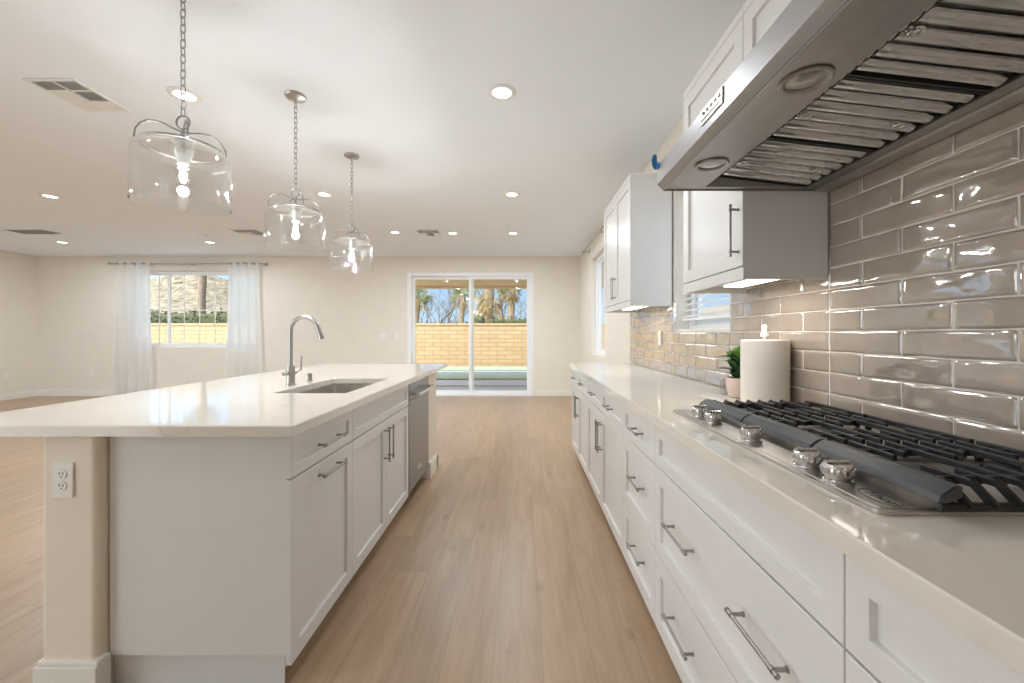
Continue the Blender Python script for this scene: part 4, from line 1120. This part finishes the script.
def Wp(px, Y): return (px-521)*Y/FPX
def Zp(py, Y): return EYE+(334-py)*Y/FPX
def palm(px, Y, zt, tr, cr_, label, skirt=.8, seed=1):
    x = Wp(px, Y); rnd = random.Random(seed)
    t_ = thing('palm_tree', (x, Y, -.06), label, 'palm tree', 'palm trees behind the garden wall')
    n = 12; pts = [(x+.05*math.sin(k*.7), Y, -.06+(zt+.06)*k/n) for k in range(n+1)]
    MB().tube(pts, tr, seg=12, radii=[tr*(1.15-.3*k/n)*(1+.05*(k % 2)) for k in range(n+1)]).build('trunk', M['bark'], t_)
    cmb, smb = MB(), MB()
    def frond(mb, az, el, L_, droop, nb):
        d = Vector((math.cos(az)*math.cos(el), math.sin(az)*math.cos(el), math.sin(el))); b0 = Vector((x, Y, zt-(rnd.uniform(0, 1.7) if (mb is smb and skirt > 1) else 0)))
        pts = [b0+d*L_*t+Vector((0, 0, -droop*L_*t*t)) for t in (0, .3, .6)]
        mb.tube(pts, .02, seg=4, caps=False)
        tip = pts[-1]; dd = (pts[-1]-pts[-2]).normalized(); sd_ = dd.orthogonal().normalized(); up_ = dd.cross(sd_)
        for k in range(nb):
            a = (k/(nb-1)-.5)*2.4; q = rnd.uniform(.8, 1.15)
            v = (dd*math.cos(a)+(sd_ if rnd.random() < .8 else up_)*math.sin(a)+Vector((0, 0, -.25))).normalized()*L_*.5*q
            w = v.cross(Vector((rnd.random(), rnd.random(), rnd.random()))).normalized()*.022*L_
            A_ = [mb.bm.verts.new(tip-w), mb.bm.verts.new(tip+w), mb.bm.verts.new(tip+v*.6+w*.7), mb.bm.verts.new(tip+v), mb.bm.verts.new(tip+v*.6-w*.7)]
            mb.bm.faces.new(A_)
    for k in range(30): frond(cmb, rnd.uniform(0, 2*PI), rnd.uniform(-.2, 1.3), cr_*rnd.uniform(.8, 1.1), rnd.uniform(.1, .4), 11)
    for k in range(int(26*skirt)+4): frond(smb, rnd.uniform(0, 2*PI), rnd.uniform(-1.35, -.4), cr_*rnd.uniform(.7, 1.0), .3, 9)
    cmb.build('fronds', M['frond'], t_, smooth=False); smb.build('dry_skirt', M['skirt'], t_, smooth=False)
def bare(px, Y, h, label, seed):
    x = Wp(px, Y); rnd = random.Random(seed); mb = MB()
    def grow(p, d, L_, r, lev):
        n = 4; pts = [p]; q = p.copy(); dd = d.copy()
        for k in range(n):
            dd = (dd+Vector((rnd.gauss(0, .12), rnd.gauss(0, .12), .06))).normalized(); q = q+dd*L_/n; pts.append(q.copy())
        mb.tube(pts, r, seg=5, radii=[r*(1-.5*k/n) for k in range(n+1)], caps=False)
        if lev == 0: return
        for k in range(3 if lev > 1 else 4):
            b = pts[rnd.randint(2, n)]
            nd = (dd+Vector((rnd.gauss(0, .5), rnd.gauss(0, .5), rnd.uniform(.0, .4)))).normalized()
            grow(b, nd, L_*rnd.uniform(.55, .75), r*.55, lev-1)
    for k in range(3): grow(Vector((x, Y, -.06)), Vector((rnd.gauss(0, .25), rnd.gauss(0, .25), 1)).normalized(), h*.45, .075, 4)
    o = mb.build('bare_tree', M['twig']); tag(o, label, 'tree', 'leafless trees behind the garden wall')
bare(428, 31, 5.6, 'leafless tree beside the leftmost palm seen through the left door pane', 3)
bare(445, 38, 6.6, 'leafless tree in the middle of the left door pane', 8)
bare(503, 31, 5.8, 'leafless tree between the two trunks in the right door pane', 12)
bare(523, 38, 6.6, 'leafless tree at the right edge of the right door pane', 15)
palm(417, 24, 3.3, .16, .95, 'palm at the left edge of the left door pane', .5, 2)
palm(462, 25, 3.6, .17, .95, 'palm near the middle frame of the patio door', .3, 5)
palm(488, 20.6, 3.7, .30, 1.2, 'thick shaggy palm in the right door pane', 2.2, 6)
palm(512, 24, 3.9, .20, 1.0, 'palm with a reddish trunk right of the shaggy palm', .9, 9)
palm(202, 19.4, 4.7, .18, .85, 'tall palm trunk seen through the living room window', .5, 11)
def hedge(px0, px1, Y, z1, label, seed, amp=.25):
    x0, x1 = Wp(px0, Y), Wp(px1, Y); rnd = random.Random(seed); mb = MB()
    n = int((x1-x0)*150)
    mb.box(x0, x1, Y-.35, Y+.35, -.06, z1-.08, .1)
    for k in range(n):
        p = Vector((rnd.uniform(x0, x1), Y+rnd.uniform(-.5, .4), rnd.uniform(1.2, z1+amp*noise.noise(Vector((rnd.random()*9, 0, 0))))))
        a = Vector((rnd.gauss(0, 1), rnd.gauss(0, 1), rnd.gauss(0, 1))).normalized()*rnd.uniform(.05, .13); b = a.orthogonal().normalized()*.05
        mb.bm.faces.new([mb.bm.verts.new(q) for q in (p-a, p+b, p+a, p-b)])
    o = mb.build('hedge', M['hedge'], smooth=False); tag(o, label, 'hedge', 'hedges behind the garden wall')
hedge(100, 300, 17.6, 2.15, 'dark hedge behind the garden wall seen through the living room window', 1)
hedge(474, 484, 18.5, 2.1, 'scrubby hedge behind the garden wall at the foot of the shaggy palm', 2)
hedge(492, 560, 18.5, 1.95, 'low scrub behind the garden wall at the right of the patio door', 3)
hedge(408, 470, 20, 1.75, 'thin low scrub behind the garden wall in the left door pane', 4)
# desert slope
mb = MB(); nx, ny = 90, 40; g_ = []
for j in range(ny+1):
    Y = 36+54*j/ny; row = []
    for i in range(nx+1):
        x = -95+80*i/nx
        s_ = x/Y
        rdg = math.exp(-((s_+.80)/.27)**2)*.165+math.exp(-((s_+1.35)/.25)**2)*.16
        rise = min(1, j/(ny*.7))
        z = rdg*Y*rise*.98+1.3*noise.fractal(Vector((x*.12, Y*.12, 1.7)), 1.0, 2.0, 5)*rise
        row.append(mb.bm.verts.new((x, Y, z-.3)))
    g_.append(row)
for j in range(ny):
    for i in range(nx): mb.bm.faces.new((g_[j][i], g_[j][i+1], g_[j+1][i+1], g_[j+1][i]))
mb.smooth = True
o = mb.build('desert_hillside', M['rock'], autos=False); tag(o, 'dry tan desert hillside rising beyond the hedge in the living room window', 'hill')
